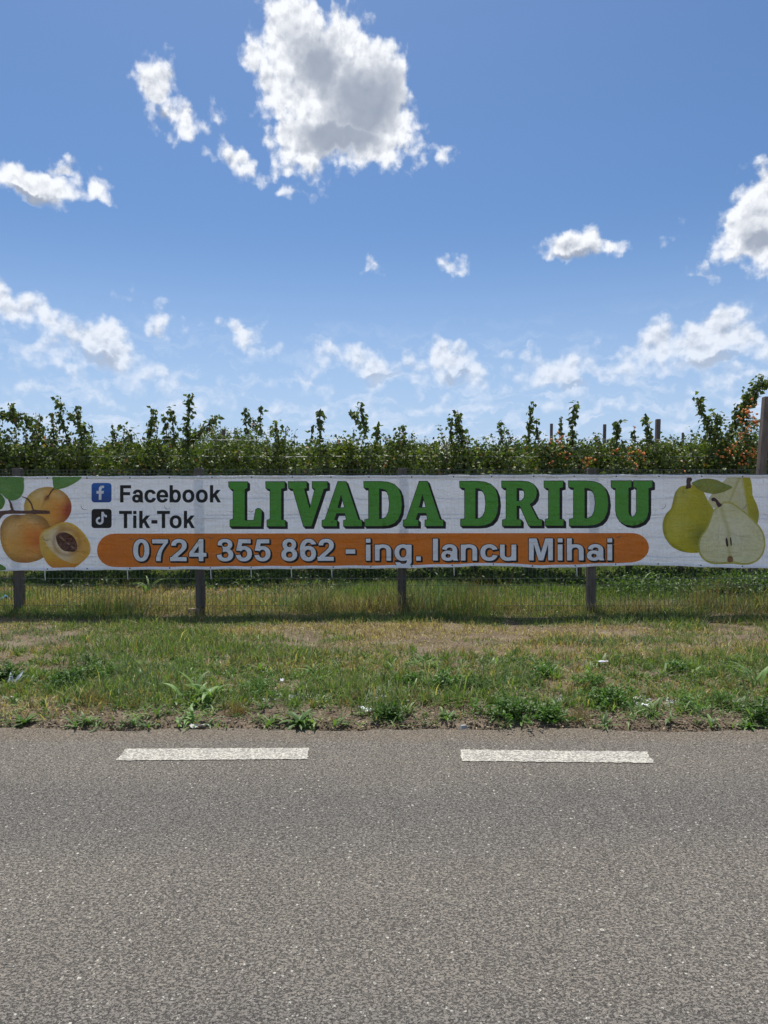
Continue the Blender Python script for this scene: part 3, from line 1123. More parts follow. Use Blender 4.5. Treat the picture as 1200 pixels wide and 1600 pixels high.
L_D = sc([(750, 80), (840, 80), (880, 84), (912, 96), (935, 118), (948, 152), (953, 200), (948, 245), (934, 280), (912, 303), (880, 315), (845, 318), (755, 318), (755, 284), (776, 280), (776, 116), (751, 113)], 350, 730, K1)
H_D = sc([(832, 118), (852, 119), (870, 130), (882, 155), (887, 198), (882, 242), (870, 268), (853, 278), (832, 280)], 350, 730, K1)
L_R = sc([(288, 73), (395, 73), (430, 77), (457, 90), (472, 112), (476, 135), (470, 165), (456, 184), (438, 196), (480, 277), (503, 280), (503, 312), (432, 312), (386, 206), (368, 206), (368, 277), (392, 281), (392, 312), (292, 312), (292, 281), (312, 276), (312, 110), (289, 107)], 700, 730, K1)
H_R = sc([(368, 110), (392, 111), (406, 122), (411, 142), (407, 164), (394, 178), (368, 180)], 700, 730, K1)
L_U = sc([(876, 72), (984, 72), (984, 106), (968, 111), (968, 238), (973, 258), (988, 269), (1003, 260), (1011, 240), (1011, 111), (994, 106), (994, 72), (1095, 72), (1095, 107), (1075, 112), (1075, 238), (1068, 270), (1048, 296), (1015, 312), (985, 316), (950, 310), (922, 292), (906, 265), (900, 235), (900, 112), (877, 107)], 700, 730, K1)


def shift(L, dx, dy=0):
    return [(a + dx, b + dy) for a, b in L]


def sx_fit(L, x0, x1, hole=None):
    a = min(p[0] for p in L)
    b = max(p[0] for p in L)
    f_ = lambda M: [(x0 + (p[0] - a) * (x1 - x0) / (b - a), p[1]) for p in M]
    return f_(L), (f_(hole) if hole else None)


def top_fit(L, y0, y1, hole=None):
    a = min(p[1] for p in L)
    b = max(p[1] for p in L)
    f_ = lambda M: [(p[0], y0 + (p[1] - a) * (y1 - y0) / (b - a)) for p in M]
    return f_(L), (f_(hole) if hole else None)


BIG = [(L_L, None, 357.5, 409), (L_I, None, 415.3, 445.6), (L_V, None, 450.6, 511.6), (L_A, H_A, 503.3, 565.5), (L_D, H_D, 568.5, 628), (L_A, H_A, 630.5, 692.6),
       (L_D, H_D, 718.4, 778.8), (L_R, H_R, 784, 846.8), (L_I, None, 850.2, 880.6), (L_D, H_D, 888.3, 950.5), (L_U, None, 955, 1019.3)]
for L, H, x0, x1 in BIG:
    y0, y1 = 752.9 - (x0 - 357) * .0027, 822.6 - (x0 - 357) * .0024
    if L is L_U:
        y1 += .3
    L2, H2 = sx_fit(L, x0, x1, H)
    L2, H2 = top_fit(L2, y0, y1, H2)
    layers = []
    for q, lift in ((3.4, .0010), (2.3, .0014), (1.2, .0018)):
        lp = [shift(offset_loop(L2, .75), q, q)]
        if H2:
            lp.append(shift(offset_loop(H2, -.75), q, q))
        v2, f = fill(lp, 8)
        layers.append((v2, f, lift, P_BLACK))
    lp = [offset_loop(L2, .75)] + ([offset_loop(H2, -.75)] if H2 else [])
    v2, f = fill(lp, 8)
    layers.append((v2, f, .0022, P_BLACK))
    lp = [offset_loop(L2, -.15)] + ([offset_loop(H2, .15)] if H2 else [])
    v2, f = fill(lp, 8)
    layers.append((v2, f, .0027, P_GREEN))
    multi('letter', layers)

# ---- bold sans lettering: each character is a union of bars, bows and cuts, contoured on a grid
GL = {
    'F': [('p', (73, 0), (218, 0), (218, 304), (516, 304), (516, 425), (218, 425), (218, 595), (564, 595), (564, 716), (73, 716))],
    'T': [('p', (234, 0), (378, 0), (378, 595), (591, 595), (591, 716), (21, 716), (21, 595), (234, 595))],
    'i': [('b', 72, 0, 209, 519), ('b', 72, 589, 209, 716)],
    'k': [('b', 67, 0, 204, 716), ('p', (200, 332), (370, 519), (538, 519), (356, 324), (551, 0), (403, 0), (267, 230), (200, 162))],
    'o': [('r', 305, 259, 265, 271, 125, 160)],
    'c': [('r', 297, 259, 262, 271, 122, 158), ('c', (330, 262), (394, 345), (700, 398), (700, 130), (407, 185))],
    'e': [('r', 291, 259, 262, 271, 125, 163), ('c', (300, 214), (700, 214), (700, 105), (375, 160)), ('b', 150, 214, 552, 306)],
    'b': [('r', 325, 259, 245, 271, 107, 160), ('b', 65, 0, 202, 716)],
    'a': [('r', 283, 322, 226, 209, 92, 104), ('c', (-50, 385), (176, 352), (250, 300), (368, 330), (368, 60), (600, 60), (600, -50), (-50, -50)), ('r', 236, 156, 202, 168, 76, 70),
          ('p', (190, 245), (225, 322), (372, 300), (372, 214), (260, 205)), ('b', 368, 90, 508, 335), ('p', (368, 130), (508, 130), (512, 60), (538, 0), (400, 0), (376, 60))],
    'u': [('r', 304.5, 190, 240, 202, 102, 90), ('c', (-50, 190), (700, 190), (700, 600), (-50, 600)), ('b', 65, 185, 202, 519), ('b', 407, 0, 544, 519)],
    'n': [('r', 304.5, 325, 241, 206, 104, 95), ('c', (-50, 325), (700, 325), (700, -50), (-50, -50)), ('b', 65, 0, 200, 519), ('b', 409, 0, 546, 330)],
    'h': [('r', 304.5, 325, 241, 206, 104, 95), ('c', (-50, 325), (700, 325), (700, -50), (-50, -50)), ('b', 65, 0, 202, 716), ('b', 409, 0, 546, 330)],
    'g': [('r', 300, -10, 244, 205, 108, 100), ('c', (-50, -10), (700, -10), (700, 300), (-50, 300)), ('c', (-50, -48), (240, -62), (240, 20), (-50, 20)),
          ('r', 287, 262, 247, 269, 109, 160), ('b', 407, -14, 544, 519)],
    '.': [('b', 72, 0, 209, 137)], '-': [('b', 57, 190, 321, 328)], 'I': [('b', 68, 0, 212, 716)],
    'M': [('p', (71, 0), (71, 716), (287, 716), (417, 228), (545, 716), (762, 716), (762, 0), (628, 0), (628, 564), (486, 0), (347, 0), (205, 564), (205, 0))],
    '0': [('r', 277, 353, 237, 366, 97, 250)],
    '7': [('p', (43, 579), (43, 706), (511, 706), (511, 606), (440, 515), (372, 400), (320, 270), (298, 120), (295, 0), (160, 0), (165, 110), (195, 240), (250, 370), (310, 470), (390, 579))],
    '4': [('p', (28, 144), (28, 266), (328, 719), (444, 719), (444, 144)), ('b', 440, 144, 534, 264), ('b', 311, 0, 444, 200), ('c', (155, 264), (311, 264), (311, 506))],
    '2': [('r', 280, 512, 228, 207, 92, 92), ('c', (-50, 505), (700, 505), (700, -50), (-50, -50)), ('b', 22, 0, 505, 127),
          ('p', (22, 0), (32, 62), (60, 120), (115, 190), (200, 270), (295, 355), (350, 420), (368, 480), (372, 520), (508, 520), (500, 440), (465, 370), (395, 295), (310, 215), (255, 160), (225, 110), (225, 0))],
    '3': [('r', 265, 535, 220, 184, 90, 78), ('r', 268, 200, 245, 213, 105, 103), ('c', (-60, 518), (170, 500), (205, 410), (205, 310), (178, 212), (-60, 185)), ('b', 203, 318, 320, 428)],
    '5': [('r', 275, 235, 240, 247, 102, 133), ('c', (-60, 340), (186, 332), (186, 202), (-60, 172)), ('p', (117, 706), (480, 706), (480, 579), (222, 579), (200, 455), (186, 330), (48, 345))],
    '8': [('r', 277, 528, 205, 190, 75, 82), ('r', 277, 202, 238, 214, 102, 103)],
    '6': [('r', 302, 362, 262, 356, 120, 240), ('c', (290, -100), (700, -100), (700, 560), (368, 528), (330, 440), (290, 300)), ('r', 290, 235, 236, 247, 98, 130)],
}
ADV = {'F': 611, 'T': 611, 'i': 278, 'k': 556, 'o': 611, 'c': 556, 'e': 556, 'b': 611, 'a': 556, 'u': 611, 'n': 611, 'h': 611, 'g': 611, '.': 278, '-': 333, 'I': 278, 'M': 833,
       '0': 556, '7': 556, '4': 556, '2': 556, '3': 556, '5': 556, '8': 556, '6': 556}
KERN = {('T', 'o'): -60, ('T', 'i'): -25, ('-', 'T'): -40, ('F', 'a'): -20}


def sd_poly(x, y, P_):
    P_ = np.array(P_, float)
    d = np.full(x.shape, 1e18)
    s = np.zeros(x.shape, bool)
    for i in range(len(P_)):
        a, b = P_[i], P_[(i + 1) % len(P_)]
        e = b - a
        wx, wy = x - a[0], y - a[1]
        t = np.clip((wx * e[0] + wy * e[1]) / max(e @ e, 1e-9), 0, 1)
        d = np.minimum(d, (wx - e[0] * t) ** 2 + (wy - e[1] * t) ** 2)
        if a[1] != b[1]:
            s ^= ((a[1] > y) != (b[1] > y)) & (x < e[0] * (y - a[1]) / e[1] + a[0])
    return np.where(s, -1, 1) * np.sqrt(d)


def ell_pts(cx, cy, rx_e, ry_e, n=44):
    # slightly squared ellipse, as in grotesque faces
    t = np.linspace(0, 2 * np.pi, n, endpoint=False)
    p = 0.90
    return np.stack([cx + rx_e * np.sign(np.cos(t)) * np.abs(np.cos(t)) ** p, cy + ry_e * np.sign(np.sin(t)) * np.abs(np.sin(t)) ** p], -1)


GS = 9.0
_sdf = {}


def glyph_sdf(ch_):
    if ch_ in _sdf:
        return _sdf[ch_]
    xs = np.arange(-90, ADV[ch_] + 100, GS)
    ys = np.arange(-300, 820, GS)
    X, Y = np.meshgrid(xs, ys)
    d = np.full(X.shape, 1e6)
    for op in GL[ch_]:
        if op[0] == 'p':
            d = np.minimum(d, sd_poly(X, Y, op[1:]))
        elif op[0] == 'b':
            _, a, b, c, e = op
            d = np.minimum(d, sd_poly(X, Y, ((a, b), (c, b), (c, e), (a, e))))
        elif op[0] == 'r':
            _, cx, cy, a, b, c, e = op
            d = np.minimum(d, np.maximum(sd_poly(X, Y, ell_pts(cx, cy, a, b)), -sd_poly(X, Y, ell_pts(cx, cy, c, e))))
        elif op[0] == 'c':
            d = np.maximum(d, -sd_poly(X, Y, op[1:]))
    _sdf[ch_] = (xs, ys, d)
    return _sdf[ch_]


def contour(ch_, off):
    """closed loops of the glyph grown by off (thousandths of an em)"""
    xs, ys, d = glyph_sdf(ch_)
    d = d - off
    d = np.where(np.abs(d) < 1e-6, 1e-6, d)
    segs = {}
    ny2, nx2 = d.shape

    def ix(a, b, va, vb):
        t = va / (va - vb)
        return (a[0] + (b[0] - a[0]) * t, a[1] + (b[1] - a[1]) * t)
    ins = d < 0
    act = (ins[:-1, :-1] != ins[1:, :-1]) | (ins[:-1, :-1] != ins[:-1, 1:]) | (ins[:-1, :-1] != ins[1:, 1:])
    for j, i in zip(*np.nonzero(act)):
        c = [(xs[i], ys[j]), (xs[i + 1], ys[j]), (xs[i + 1], ys[j + 1]), (xs[i], ys[j + 1])]
        v = [d[j, i], d[j, i + 1], d[j + 1, i + 1], d[j + 1, i]]
        ek = [('h', j, i), ('v', j, i + 1), ('h', j + 1, i), ('v', j, i)]
        outs, ins_ = [], []
        for k in range(4):
            k2 = (k + 1) % 4
            if (v[k] < 0) != (v[k2] < 0):
                p = ix(c[k], c[k2], v[k], v[k2])
                (outs if v[k] < 0 else ins_).append((ek[k], p))
        for (ea, pa), (eb, pb) in zip(outs, ins_ if len(outs) == 1 else ins_[::-1]):
            segs[ea] = (eb, pa)
    loops = []
    while segs:
        k0 = next(iter(segs))
        k, L = k0, []
        while k in segs:
            nk, p = segs.pop(k)
            L.append(p)
            k = nk
        if len(L) > 6:
            L = np.array(L)
            for _ in range(2):          # thin out points on straight runs
                a, b = np.roll(L, 1, 0), np.roll(L, -1, 0)
                cr_ = np.abs((L[:, 0] - a[:, 0]) * (b[:, 1] - a[:, 1]) - (L[:, 1] - a[:, 1]) * (b[:, 0] - a[:, 0])) / np.maximum(np.linalg.norm(b - a, axis=1), 1e-6)
                kill = cr_ < 0.5
                kill[::2] = False
                L = L[~kill]
            loops.append(L)
    return loops


def word(text, x0, x1, ybase, ycap, bold, parent, face, outline=None, capch=716.0, lift=.0014):
    pen, pos_ = 0.0, []
    for i, ch_ in enumerate(text):
        pen += KERN.get((text[i - 1], ch_), 0) if i else 0
        pos_.append(pen)
        pen += ADV[ch_]
    ext = [(p + min(L[:, 0].min() for L in contour(c_, bold)), p + max(L[:, 0].max() for L in contour(c_, bold))) for p, c_ in zip(pos_, text)]
    fx0, fx1 = ext[0][0], ext[-1][1]
    kx, ky = (x1 - x0) / (fx1 - fx0), (ybase - ycap) / capch

    def tr(loops, dx, ex=0, ey=0):
        return [np.stack([x0 + (v[:, 0] + dx - fx0) * kx + ex, ybase - v[:, 1] * ky + ey], -1) for v in loops]
    for p, ch_ in zip(pos_, text):
        layers = []
        if outline:
            ol = contour(ch_, bold + outline)
            for e1, e2, lf in ((1.9, 1.8, 0), (1.0, .9, .0004), (0, 0, .0008)):
                v, f = fill(tr(ol, p, e1, e2), 7)
                layers.append((v, f, lift + lf, P_BLACK))
            lf = lift + .0013
        else:
            lf = lift
        v, f = fill(tr(contour(ch_, bold), p), 7)
        layers.append((v, f, lf, face))
        multi('letter', layers, parent)


word('Facebook', 187.5, 345.0, 784.8, 758.3, 6, None, P_BLACK)
word('Tik-Tok', 186.0, 304.3, 825.0, 798.4, 6, None, P_BLACK)
for t, a, b in (('0724', 208, 322.5), ('355', 338.8, 422.5), ('862', 439.5, 521.5), ('ing.', 571.5, 657.5), ('Iancu', 676.5, 806.5), ('Mihai', 826.5, 956.5)):
    yb = 876.6 - (a - 208) * .0018
    word(t, a, b, yb, yb - 34.2, 2, band_part, P_INK, 23)
# the hyphen between number and name
v2, f = fill([[(540, 858.3), (555, 858.3), (555, 865.2), (540, 865.2)]], 6)
o2, of = fill([[(539, 857.3), (556, 857.3), (556, 866.2), (539, 866.2)]], 6)
multi('letter', [(o2 + np.array([1.7, 1.6]), of, .0014, P_BLACK), (o2, of, .0020, P_BLACK), (v2, f, .0026, P_INK)], band_part)


# ---- two app icons
def rrect(x0, y0, x1, y1, r, n=5):
    out = []
    for cx, cy, a0 in ((x1 - r, y0 + r, -90), (x1 - r, y1 - r, 0), (x0 + r, y1 - r, 90), (x0 + r, y0 + r, 180)):
        for k in range(n + 1):
            a = math.radians(a0 + 90 * k / n)
            out.append((cx + math.cos(a) * r, cy + math.sin(a) * r))
    return out


ri = rrect(143, 754.6, 174.2, 785, 4.6)
v2, f = fill([ri], 4)
t_ = np.clip((v2[:, 1] - 754) / 31, 0, 1)[:, None]
cb = np.array([[0.022, 0.165, 0.56]]) * (1 - t_) + np.array([[0.016, 0.070, 0.30]]) * t_
icon = to_banner('blue_icon', v2, f, .0012, P_ART, cb)
fl = sc([(926, 305), (926, 248), (905, 248), (905, 222), (926, 222), (926, 203), (931, 186), (943, 175), (958, 172), (977, 174), (975, 194), (964, 194), (955, 198), (951, 208), (951, 222), (974, 222), (970, 248), (951, 248), (951, 305)], 0, 730, 6)
v2, f = fill([fl], 5)
to_banner('white_symbol', v2, f, .0020, P_INK, parent=icon)
v2, f = fill([rrect(143, 795.2, 174.4, 825.2, 4.6)], 4)
icon = to_banner('black_icon', v2, f, .0012, P_BLACK)
note = [(950, 418), (972, 418), (976, 432), (986, 444), (1002, 450), (1002, 471), (986, 468), (972, 460), (972, 502)]
note += [(935 + 37 * math.cos(math.radians(a)), 502 + 37 * math.sin(math.radians(a))) for a in range(15, 271, 15)] + [(938, 466), (938, 486), (933, 485)]
note += [(934 + 16.5 * math.cos(math.radians(a)), 502 + 16.5 * math.sin(math.radians(a))) for a in range(265, 14, -25)] + [(950, 502)]
v2, f = fill([sc(note, 0, 730, 6)], 4)
to_banner('white_symbol', v2, f, .0020, P_INK, parent=icon)


# ---- printed fruit
def art(name, loop, fn, lift, step=2.0, parent=None, n=5, smooth=True):
    L = smooth_loop(loop, n) if smooth else np.array(loop, float)
    L[:, 1] = np.clip(L[:, 1], curve(T_PTS, L[:, 0]) + .6, curve(B_PTS, L[:, 0]) - .6)
    v2, f = fill([L], step)
    c = fn(v2[:, 0], v2[:, 1])
    return to_banner(name, v2, f, lift, P_ART, np.clip(c, 0, 1), parent=parent)


def mixc(a, b, t):
    t = np.clip(t, 0, 1)[:, None]
    return np.array(a) * (1 - t) + np.array(b) * t if not isinstance(a, np.ndarray) or a.ndim == 1 else a * (1 - t) + np.array(b) * t


def spot(x, y, cx, cy, r):
    return np.exp(-((x - cx) ** 2 + (y - cy) ** 2) / (r * r))


def ell(cx, cy, rx_e, ry_e, n=16, rot=0.0):
    out = []
    for k in range(n):
        a = 6.28318 * k / n
        x, y = math.cos(a) * rx_e, math.sin(a) * ry_e
        out.append((cx + x * math.cos(rot) - y * math.sin(rot), cy + x * math.sin(rot) + y * math.cos(rot)))
    return out


def z6(pts, ox=0):
    return [(ox + a / 6.0, 730 + b / 6.0) for a, b in pts]


def c_apricot_back(x, y):
    c = mixc((0.86, 0.56, 0.12), (0.84, 0.36, 0.05), (x - 45) / 60 + .3 * spot(x, y, 90, 800, 22))
    c = mixc(c, (0.55, 0.095, 0.03), 1.1 * spot(x, y, 110, 795, 13) + .45 * spot(x, y, 104, 810, 16))
    c = mixc(c, (0.85, 0.66, 0.30), .7 * spot(x, y, 62, 772, 12) + .5 * spot(x, y, 92, 772, 11))
    c = mixc(c, (0.30, 0.10, 0.02), 1.1 * spot(x, y, 73, 778, 4.2) + .5 * np.exp(-((x - (72 - (y - 778) * .45)) / 1.6) ** 2) * (y > 778) * np.exp(-((y - 778) / 14) ** 2))
    r = np.hypot((x - 74.5) / 37, (y - 792) / 31)
    return c * (1 - .35 * np.clip((r - .72) * 3, 0, 1))[:, None]


def c_apricot_front(x, y):
    c = mixc((0.84, 0.45, 0.09), (0.82, 0.27, 0.03), spot(x, y, 55, 840, 24) * 1.1)
    c = mixc(c, (0.62, 0.14, 0.03), .6 * spot(x, y, 62, 846, 12) + .6 * spot(x, y, 38, 882, 12))
    c = mixc(c, (0.85, 0.60, 0.26), .6 * spot(x, y, 52, 810, 12) + .5 * spot(x, y, 18, 822, 16))
    c = mixc(c, (0.45, 0.20, 0.05), .8 * spot(x, y, 28, 806, 5))
    r = np.hypot((x - 39) / 40, (y - 842) / 38)
    return c * (1 - .45 * np.clip((r - .70) * 3, 0, 1))[:, None]


def c_half_skin(x, y):
    c = mixc((0.86, 0.55, 0.08), (0.74, 0.25, 0.02), (y - 860) / 30)
    return mixc(c, (0.82, 0.52, 0.10), spot(x, y, 72, 850, 16))


def c_half_flesh(x, y):
    ang = np.arctan2(y - 847, x - 104)
    r = np.hypot((x - 104), (y - 847))
    ray_ = .5 + .5 * np.sin(ang * 46 + np.sin(r * .5) * 2)
    c = mixc((0.90, 0.66, 0.24), (0.86, 0.46, 0.08), (x - 88) / 45 + .25 * ray_)
    c = mixc(c, (0.93, 0.86, 0.66), (.9 * spot(x, y, 92, 838, 13) + 1.0 * spot(x, y, 100, 866, 11) + .7 * spot(x, y, 84, 850, 10)) * (.5 + .5 * ray_))
    c = mixc(c, (0.70, 0.42, 0.10), 1.0 * spot(x, y, 97, 824, 8))
    return mixc(c, (0.50, 0.22, 0.05), .6 * np.exp(-((r - 20) / 3.0) ** 2))


def c_pit(x, y):
    n = fbm(x * .9, y * .9, 4, 3)
    c = mixc((0.045, 0.014, 0.009), (0.27, 0.10, 0.05), (n - .35) * 2.2)
    d = np.abs((y - 847) - (x - 104) * .85)
    return mixc(c, (0.46, 0.28, 0.16), np.exp(-(d / 1.3) ** 2) * (fbm(x * .5, y * .5, 9, 2) > .42))


def c_leafp(ax, ay, bx, by, c1=(0.10, 0.27, 0.045), c2=(0.17, 0.36, 0.075)):
    def fn(x, y):
        d = np.abs((x - ax) * (by - ay) - (y - ay) * (bx - ax)) / math.hypot(bx - ax, by - ay)
        s = ((x - ax) * (bx - ax) + (y - ay) * (by - ay)) / math.hypot(bx - ax, by - ay)
        v = .5 + .5 * np.sin((s + d * .9) * .95)
        c = mixc(c1, c2, .5 * v + .5 * spot(x, y, (ax + bx) / 2, (ay + by) / 2, 16))
        return mixc(c, (0.22, 0.40, 0.11), np.exp(-(d / .7) ** 2) * .7)
    return fn


def c_soft(x, y):
    return np.full((len(x), 3), (0.56, 0.52, 0.50)) * (1 + 0 * x[:, None])


art('printed_apricot', ell(74.6, 792.5, 37.2, 31.8), c_apricot_back, .0008)
art('printed_apricot', z6([(0, 600), (5, 560), (40, 490), (110, 448), (200, 448), (280, 440), (380, 455), (440, 500), (474, 580), (478, 680), (455, 780), (400, 850), (300, 890), (200, 895), (110, 870), (40, 790), (8, 700)]), c_apricot_front, .0014)
half = art('printed_half_apricot', z6([(370, 700), (372, 650), (400, 600), (470, 565), (520, 540), (600, 515), (680, 530), (760, 590), (820, 670), (848, 750), (835, 820), (780, 880), (700, 940), (620, 958), (530, 955), (460, 920), (410, 850), (380, 780)]), c_half_skin, .0020)
art('cut_flesh', z6([(395, 640), (430, 600), (520, 555), (600, 528), (680, 545), (750, 605), (808, 680), (835, 750), (822, 815), (780, 865), (735, 900), (670, 900), (590, 870), (510, 810), (440, 730)]), c_half_flesh, .0026, 1.6, half)
art('fruit_stone', z6([(525, 650), (545, 622), (590, 610), (640, 620), (690, 655), (720, 710), (722, 760), (700, 790), (650, 792), (595, 780), (550, 735), (530, 690)]), c_pit, .0032, 1.2, half)
br = (0.085, 0.035, 0.030)


def c_twig(x, y):
    return mixc(br, (0.17, 0.085, 0.06), .5 + .5 * np.sin(x * .9 + y * 2.1))


tw = art('printed_twig', z6([(-80, 490), (-40, 440), (0, 412), (90, 402), (112, 380), (125, 385), (145, 405), (290, 405), (305, 385), (335, 400), (455, 408), (466, 420), (460, 436), (350, 438), (320, 442), (290, 437), (140, 437), (60, 440), (20, 460), (-20, 510), (-70, 530)]), c_twig, .0038, 2.0)
for pts in (((205, 280), (250, 300), (285, 345), (300, 390), (312, 390), (297, 338), (258, 290), (210, 274)), ((75, 305), (90, 340), (98, 385), (120, 385), (108, 335), (88, 305)), ((438, 275), (455, 258), (475, 225), (505, 195), (512, 200), (485, 232), (466, 262), (450, 285))):
    art('stalk', z6(pts), c_twig, .0042, 2.0, tw)
art('printed_leaf', z6([(-120, 90), (0, 88), (205, 90), (222, 140), (224, 205), (200, 270), (150, 305), (95, 312), (50, 285), (10, 250), (-40, 240), (-100, 180)]), c_leafp(-20, 748, 36, 778), .0046, 2.0)
art('printed_leaf', z6([(-90, 240), (-20, 240), (20, 265), (45, 310), (40, 350), (15, 390), (-30, 400), (-80, 380)]), c_leafp(-12, 770, 6, 792, (0.075, .21, .03), (.11, .27, .04)), .0050, 2.0)
art('printed_leaf', z6([(500, 88), (620, 86), (760, 88), (735, 125), (670, 165), (600, 195), (520, 208), (500, 180), (495, 130)]), c_leafp(86, 763, 122, 746), .0046, 2.0)
art('printed_leaf', z6([(-120, 900), (-20, 905), (30, 925), (55, 950), (20, 968), (-120, 970)]), c_leafp(-16, 880, 8, 890, (0.075, .21, .03), (.11, .27, .04)), .0046, 2.0)


# pears at the right end
def z6r(pts):
    return z6(pts, 1000)


def c_pear(x, y):
    n = fbm(x * .35, y * .35, 15, 4)
    c = mixc((0.58, 0.52, 0.030), (0.42, 0.38, 0.020), (x - 1062) / 45 * .5 + (n - .3) * .8)
    c = mixc(c, (0.66, 0.62, 0.12), .7 * spot(x, y, 1060, 775, 16) + .5 * spot(x, y, 1058, 820, 18))
    c = mixc(c, (0.17, 0.19, 0.02), .8 * spot(x, y, 1097, 840, 18) + .4 * spot(x, y, 1068, 768, 5))
    lx = np.interp(y, [755, 788, 805, 823, 845, 863], [1060, 1050, 1040, 1035, 1040, 1070])
    return c * (1 - .35 * np.exp(-((x - lx) / 4.5) ** 2))[:, None]


def c_pear_half(x, y):
    c = mixc((0.84, 0.80, 0.44), (0.90, 0.87, 0.60), spot(x, y, 1142, 835, 26))
    core = np.interp(y, [790, 830, 860, 880], [1126, 1138, 1140, 1141])
    c = mixc(c, (0.58, 0.54, 0.20), .75 * np.exp(-((x - core) / 3.2) ** 2) + .5 * spot(x, y, 1152, 787, 13))
    return mixc(c, (0.62, 0.62, 0.34), .5 * np.clip(fbm(x * .3, y * .3, 6, 3) * 2 - .9, 0, 1))


def c_pear_back(x, y):
    c = mixc((0.72, 0.70, 0.46), (0.66, 0.62, 0.28), fbm(x * .2, y * .2, 7, 2))
    c = mixc(c, (0.50, 0.46, 0.03), (x - (1158 + (y - 745) * .16)) / 3.0)
    c = mixc(c, (0.50, 0.44, 0.12), .8 * np.exp(-((x - (1156 - (y - 745) * .42)) / 1.8) ** 2))
    return mixc(c, (0.34, 0.31, 0.02), .6 * (x > 1160) * spot(x, y, 1186, 802, 16))


def c_rim(x, y):
    return mixc((0.48, 0.45, 0.06), (0.58, 0.55, 0.14), fbm(x * .3, y * .3, 2, 2))


art('printed_pear', z6r([(640, 330), (660, 270), (720, 190), (790, 125), (835, 82), (900, 74), (1000, 72), (1035, 110), (1052, 200), (1058, 270), (1095, 350), (1115, 430), (1108, 500), (1090, 530), (1000, 470), (920, 420), (800, 370), (690, 380)]), c_pear_back, .0008)
art('printed_pear', z6r([(440, 170), (480, 165), (545, 180), (592, 225), (620, 280), (648, 335), (690, 400), (700, 520), (690, 640), (640, 740), (560, 798), (440, 800), (330, 765), (260, 700), (220, 620), (213, 530), (240, 445), (290, 385), (308, 320), (330, 240), (375, 185)]), c_pear, .0014)
hp = art('printed_half_pear', z6r([(735, 366), (760, 345), (790, 320), (870, 336), (945, 388), (1020, 448), (1102, 530), (1160, 620), (1176, 730), (1150, 820), (1100, 880), (1030, 910), (960, 915), (860, 905), (760, 910), (670, 905), (600, 870), (556, 810), (546, 730), (565, 650), (610, 590), (650, 500), (680, 410)]), c_rim, .0020)
art('cut_flesh', z6r([(738, 378), (765, 358), (792, 334), (868, 350), (938, 400), (1012, 460), (1090, 540), (1147, 625), (1163, 728), (1138, 812), (1090, 868), (1025, 895), (960, 898), (860, 880), (760, 892), (675, 888), (612, 858), (570, 802), (560, 732), (578, 655), (622, 596), (663, 505), (693, 418)]), c_pear_half, .0026, 2.2, hp)
dk = lambda x, y: mixc((0.035, 0.022, 0.015), (0.10, 0.05, 0.03), fbm(x, y, 3, 2))
art('pip', z6r([(803, 672), (816, 665), (826, 700), (826, 740), (814, 742), (804, 710)]), dk, .0032, 2, hp)
art('pip', z6r([(843, 662), (852, 660), (860, 700), (858, 738), (850, 730), (845, 700)]), dk, .0032, 2, hp)
art('pear_calyx', z6r([(820, 850), (845, 830), (868, 845), (872, 880), (845, 892), (822, 882)]), lambda x, y: mixc((0.22, 0.09, 0.03), (0.36, 0.20, 0.07), fbm(x, y, 5, 2)), .0032, 2, hp)
dkb = lambda x, y: mixc((0.045, 0.018, 0.018), (0.12, 0.055, 0.05), fbm(x * .8, y * .8, 3, 2))
art('printed_stalk', z6r([(668, 300), (678, 286), (700, 286), (725, 305), (745, 330), (768, 355), (740, 376), (722, 360), (708, 325), (690, 318), (675, 318)]), dkb, .0038, 2)
art('printed_stalk', z6r([(430, 200), (436, 160), (435, 125), (445, 98), (468, 94), (488, 108), (485, 125), (474, 145), (478, 190), (455, 200)]), dkb, .0030, 2)
art('printed_leaf', z6r([(484, 150), (520, 128), (570, 112), (640, 106), (720, 120), (790, 152), (865, 186), (820, 215), (770, 236), (700, 250), (620, 240), (560, 215), (515, 180)]), c_leafp(1082, 754, 1143, 761, (0.24, .27, .04), (.33, .35, .07)), .0044, 2.0)
# small curved wind slits: their shadow drawn as dark arcs laid on the vinyl
M_SLIT = m_flat('slit_shadow', (0.16, 0.16, 0.17), 0.8, 0.1)
for i, (cx, cy, r, a0, a1) in enumerate(((133, 790, 6.5, 60, 200), (262, 790, 5.5, 60, 190), (73, 838, 6.5, 30, 200), (330, 836, 5.5, 20, 160), (392, 795, 5, 20, 150), (516, 793, 5, 60, 190), (645, 793, 5, 60, 160), (773, 793, 5.5, 20, 150), (902, 792, 5.5, 40, 160), (1034, 789, 6, -20, 110), (1160, 789, 6, -20, 110), (205, 838, 5, 30, 150), (966, 835, 5, 20, 150))):
    aa = np.radians(np.linspace(a0, a1, 9))
    w_ = .38 * np.sin(np.linspace(0.15, math.pi - .15, 9))
    outer = [(cx + math.cos(a) * (r + q), cy + math.sin(a) * (r + q)) for a, q in zip(aa, w_)]
    inner = [(cx + math.cos(a) * (r - q), cy + math.sin(a) * (r - q)) for a, q in zip(aa, w_)][::-1]
    v2, f = fill([outer + inner], 3)
    to_banner('wind_slit', v2, f, .0056, M_SLIT)


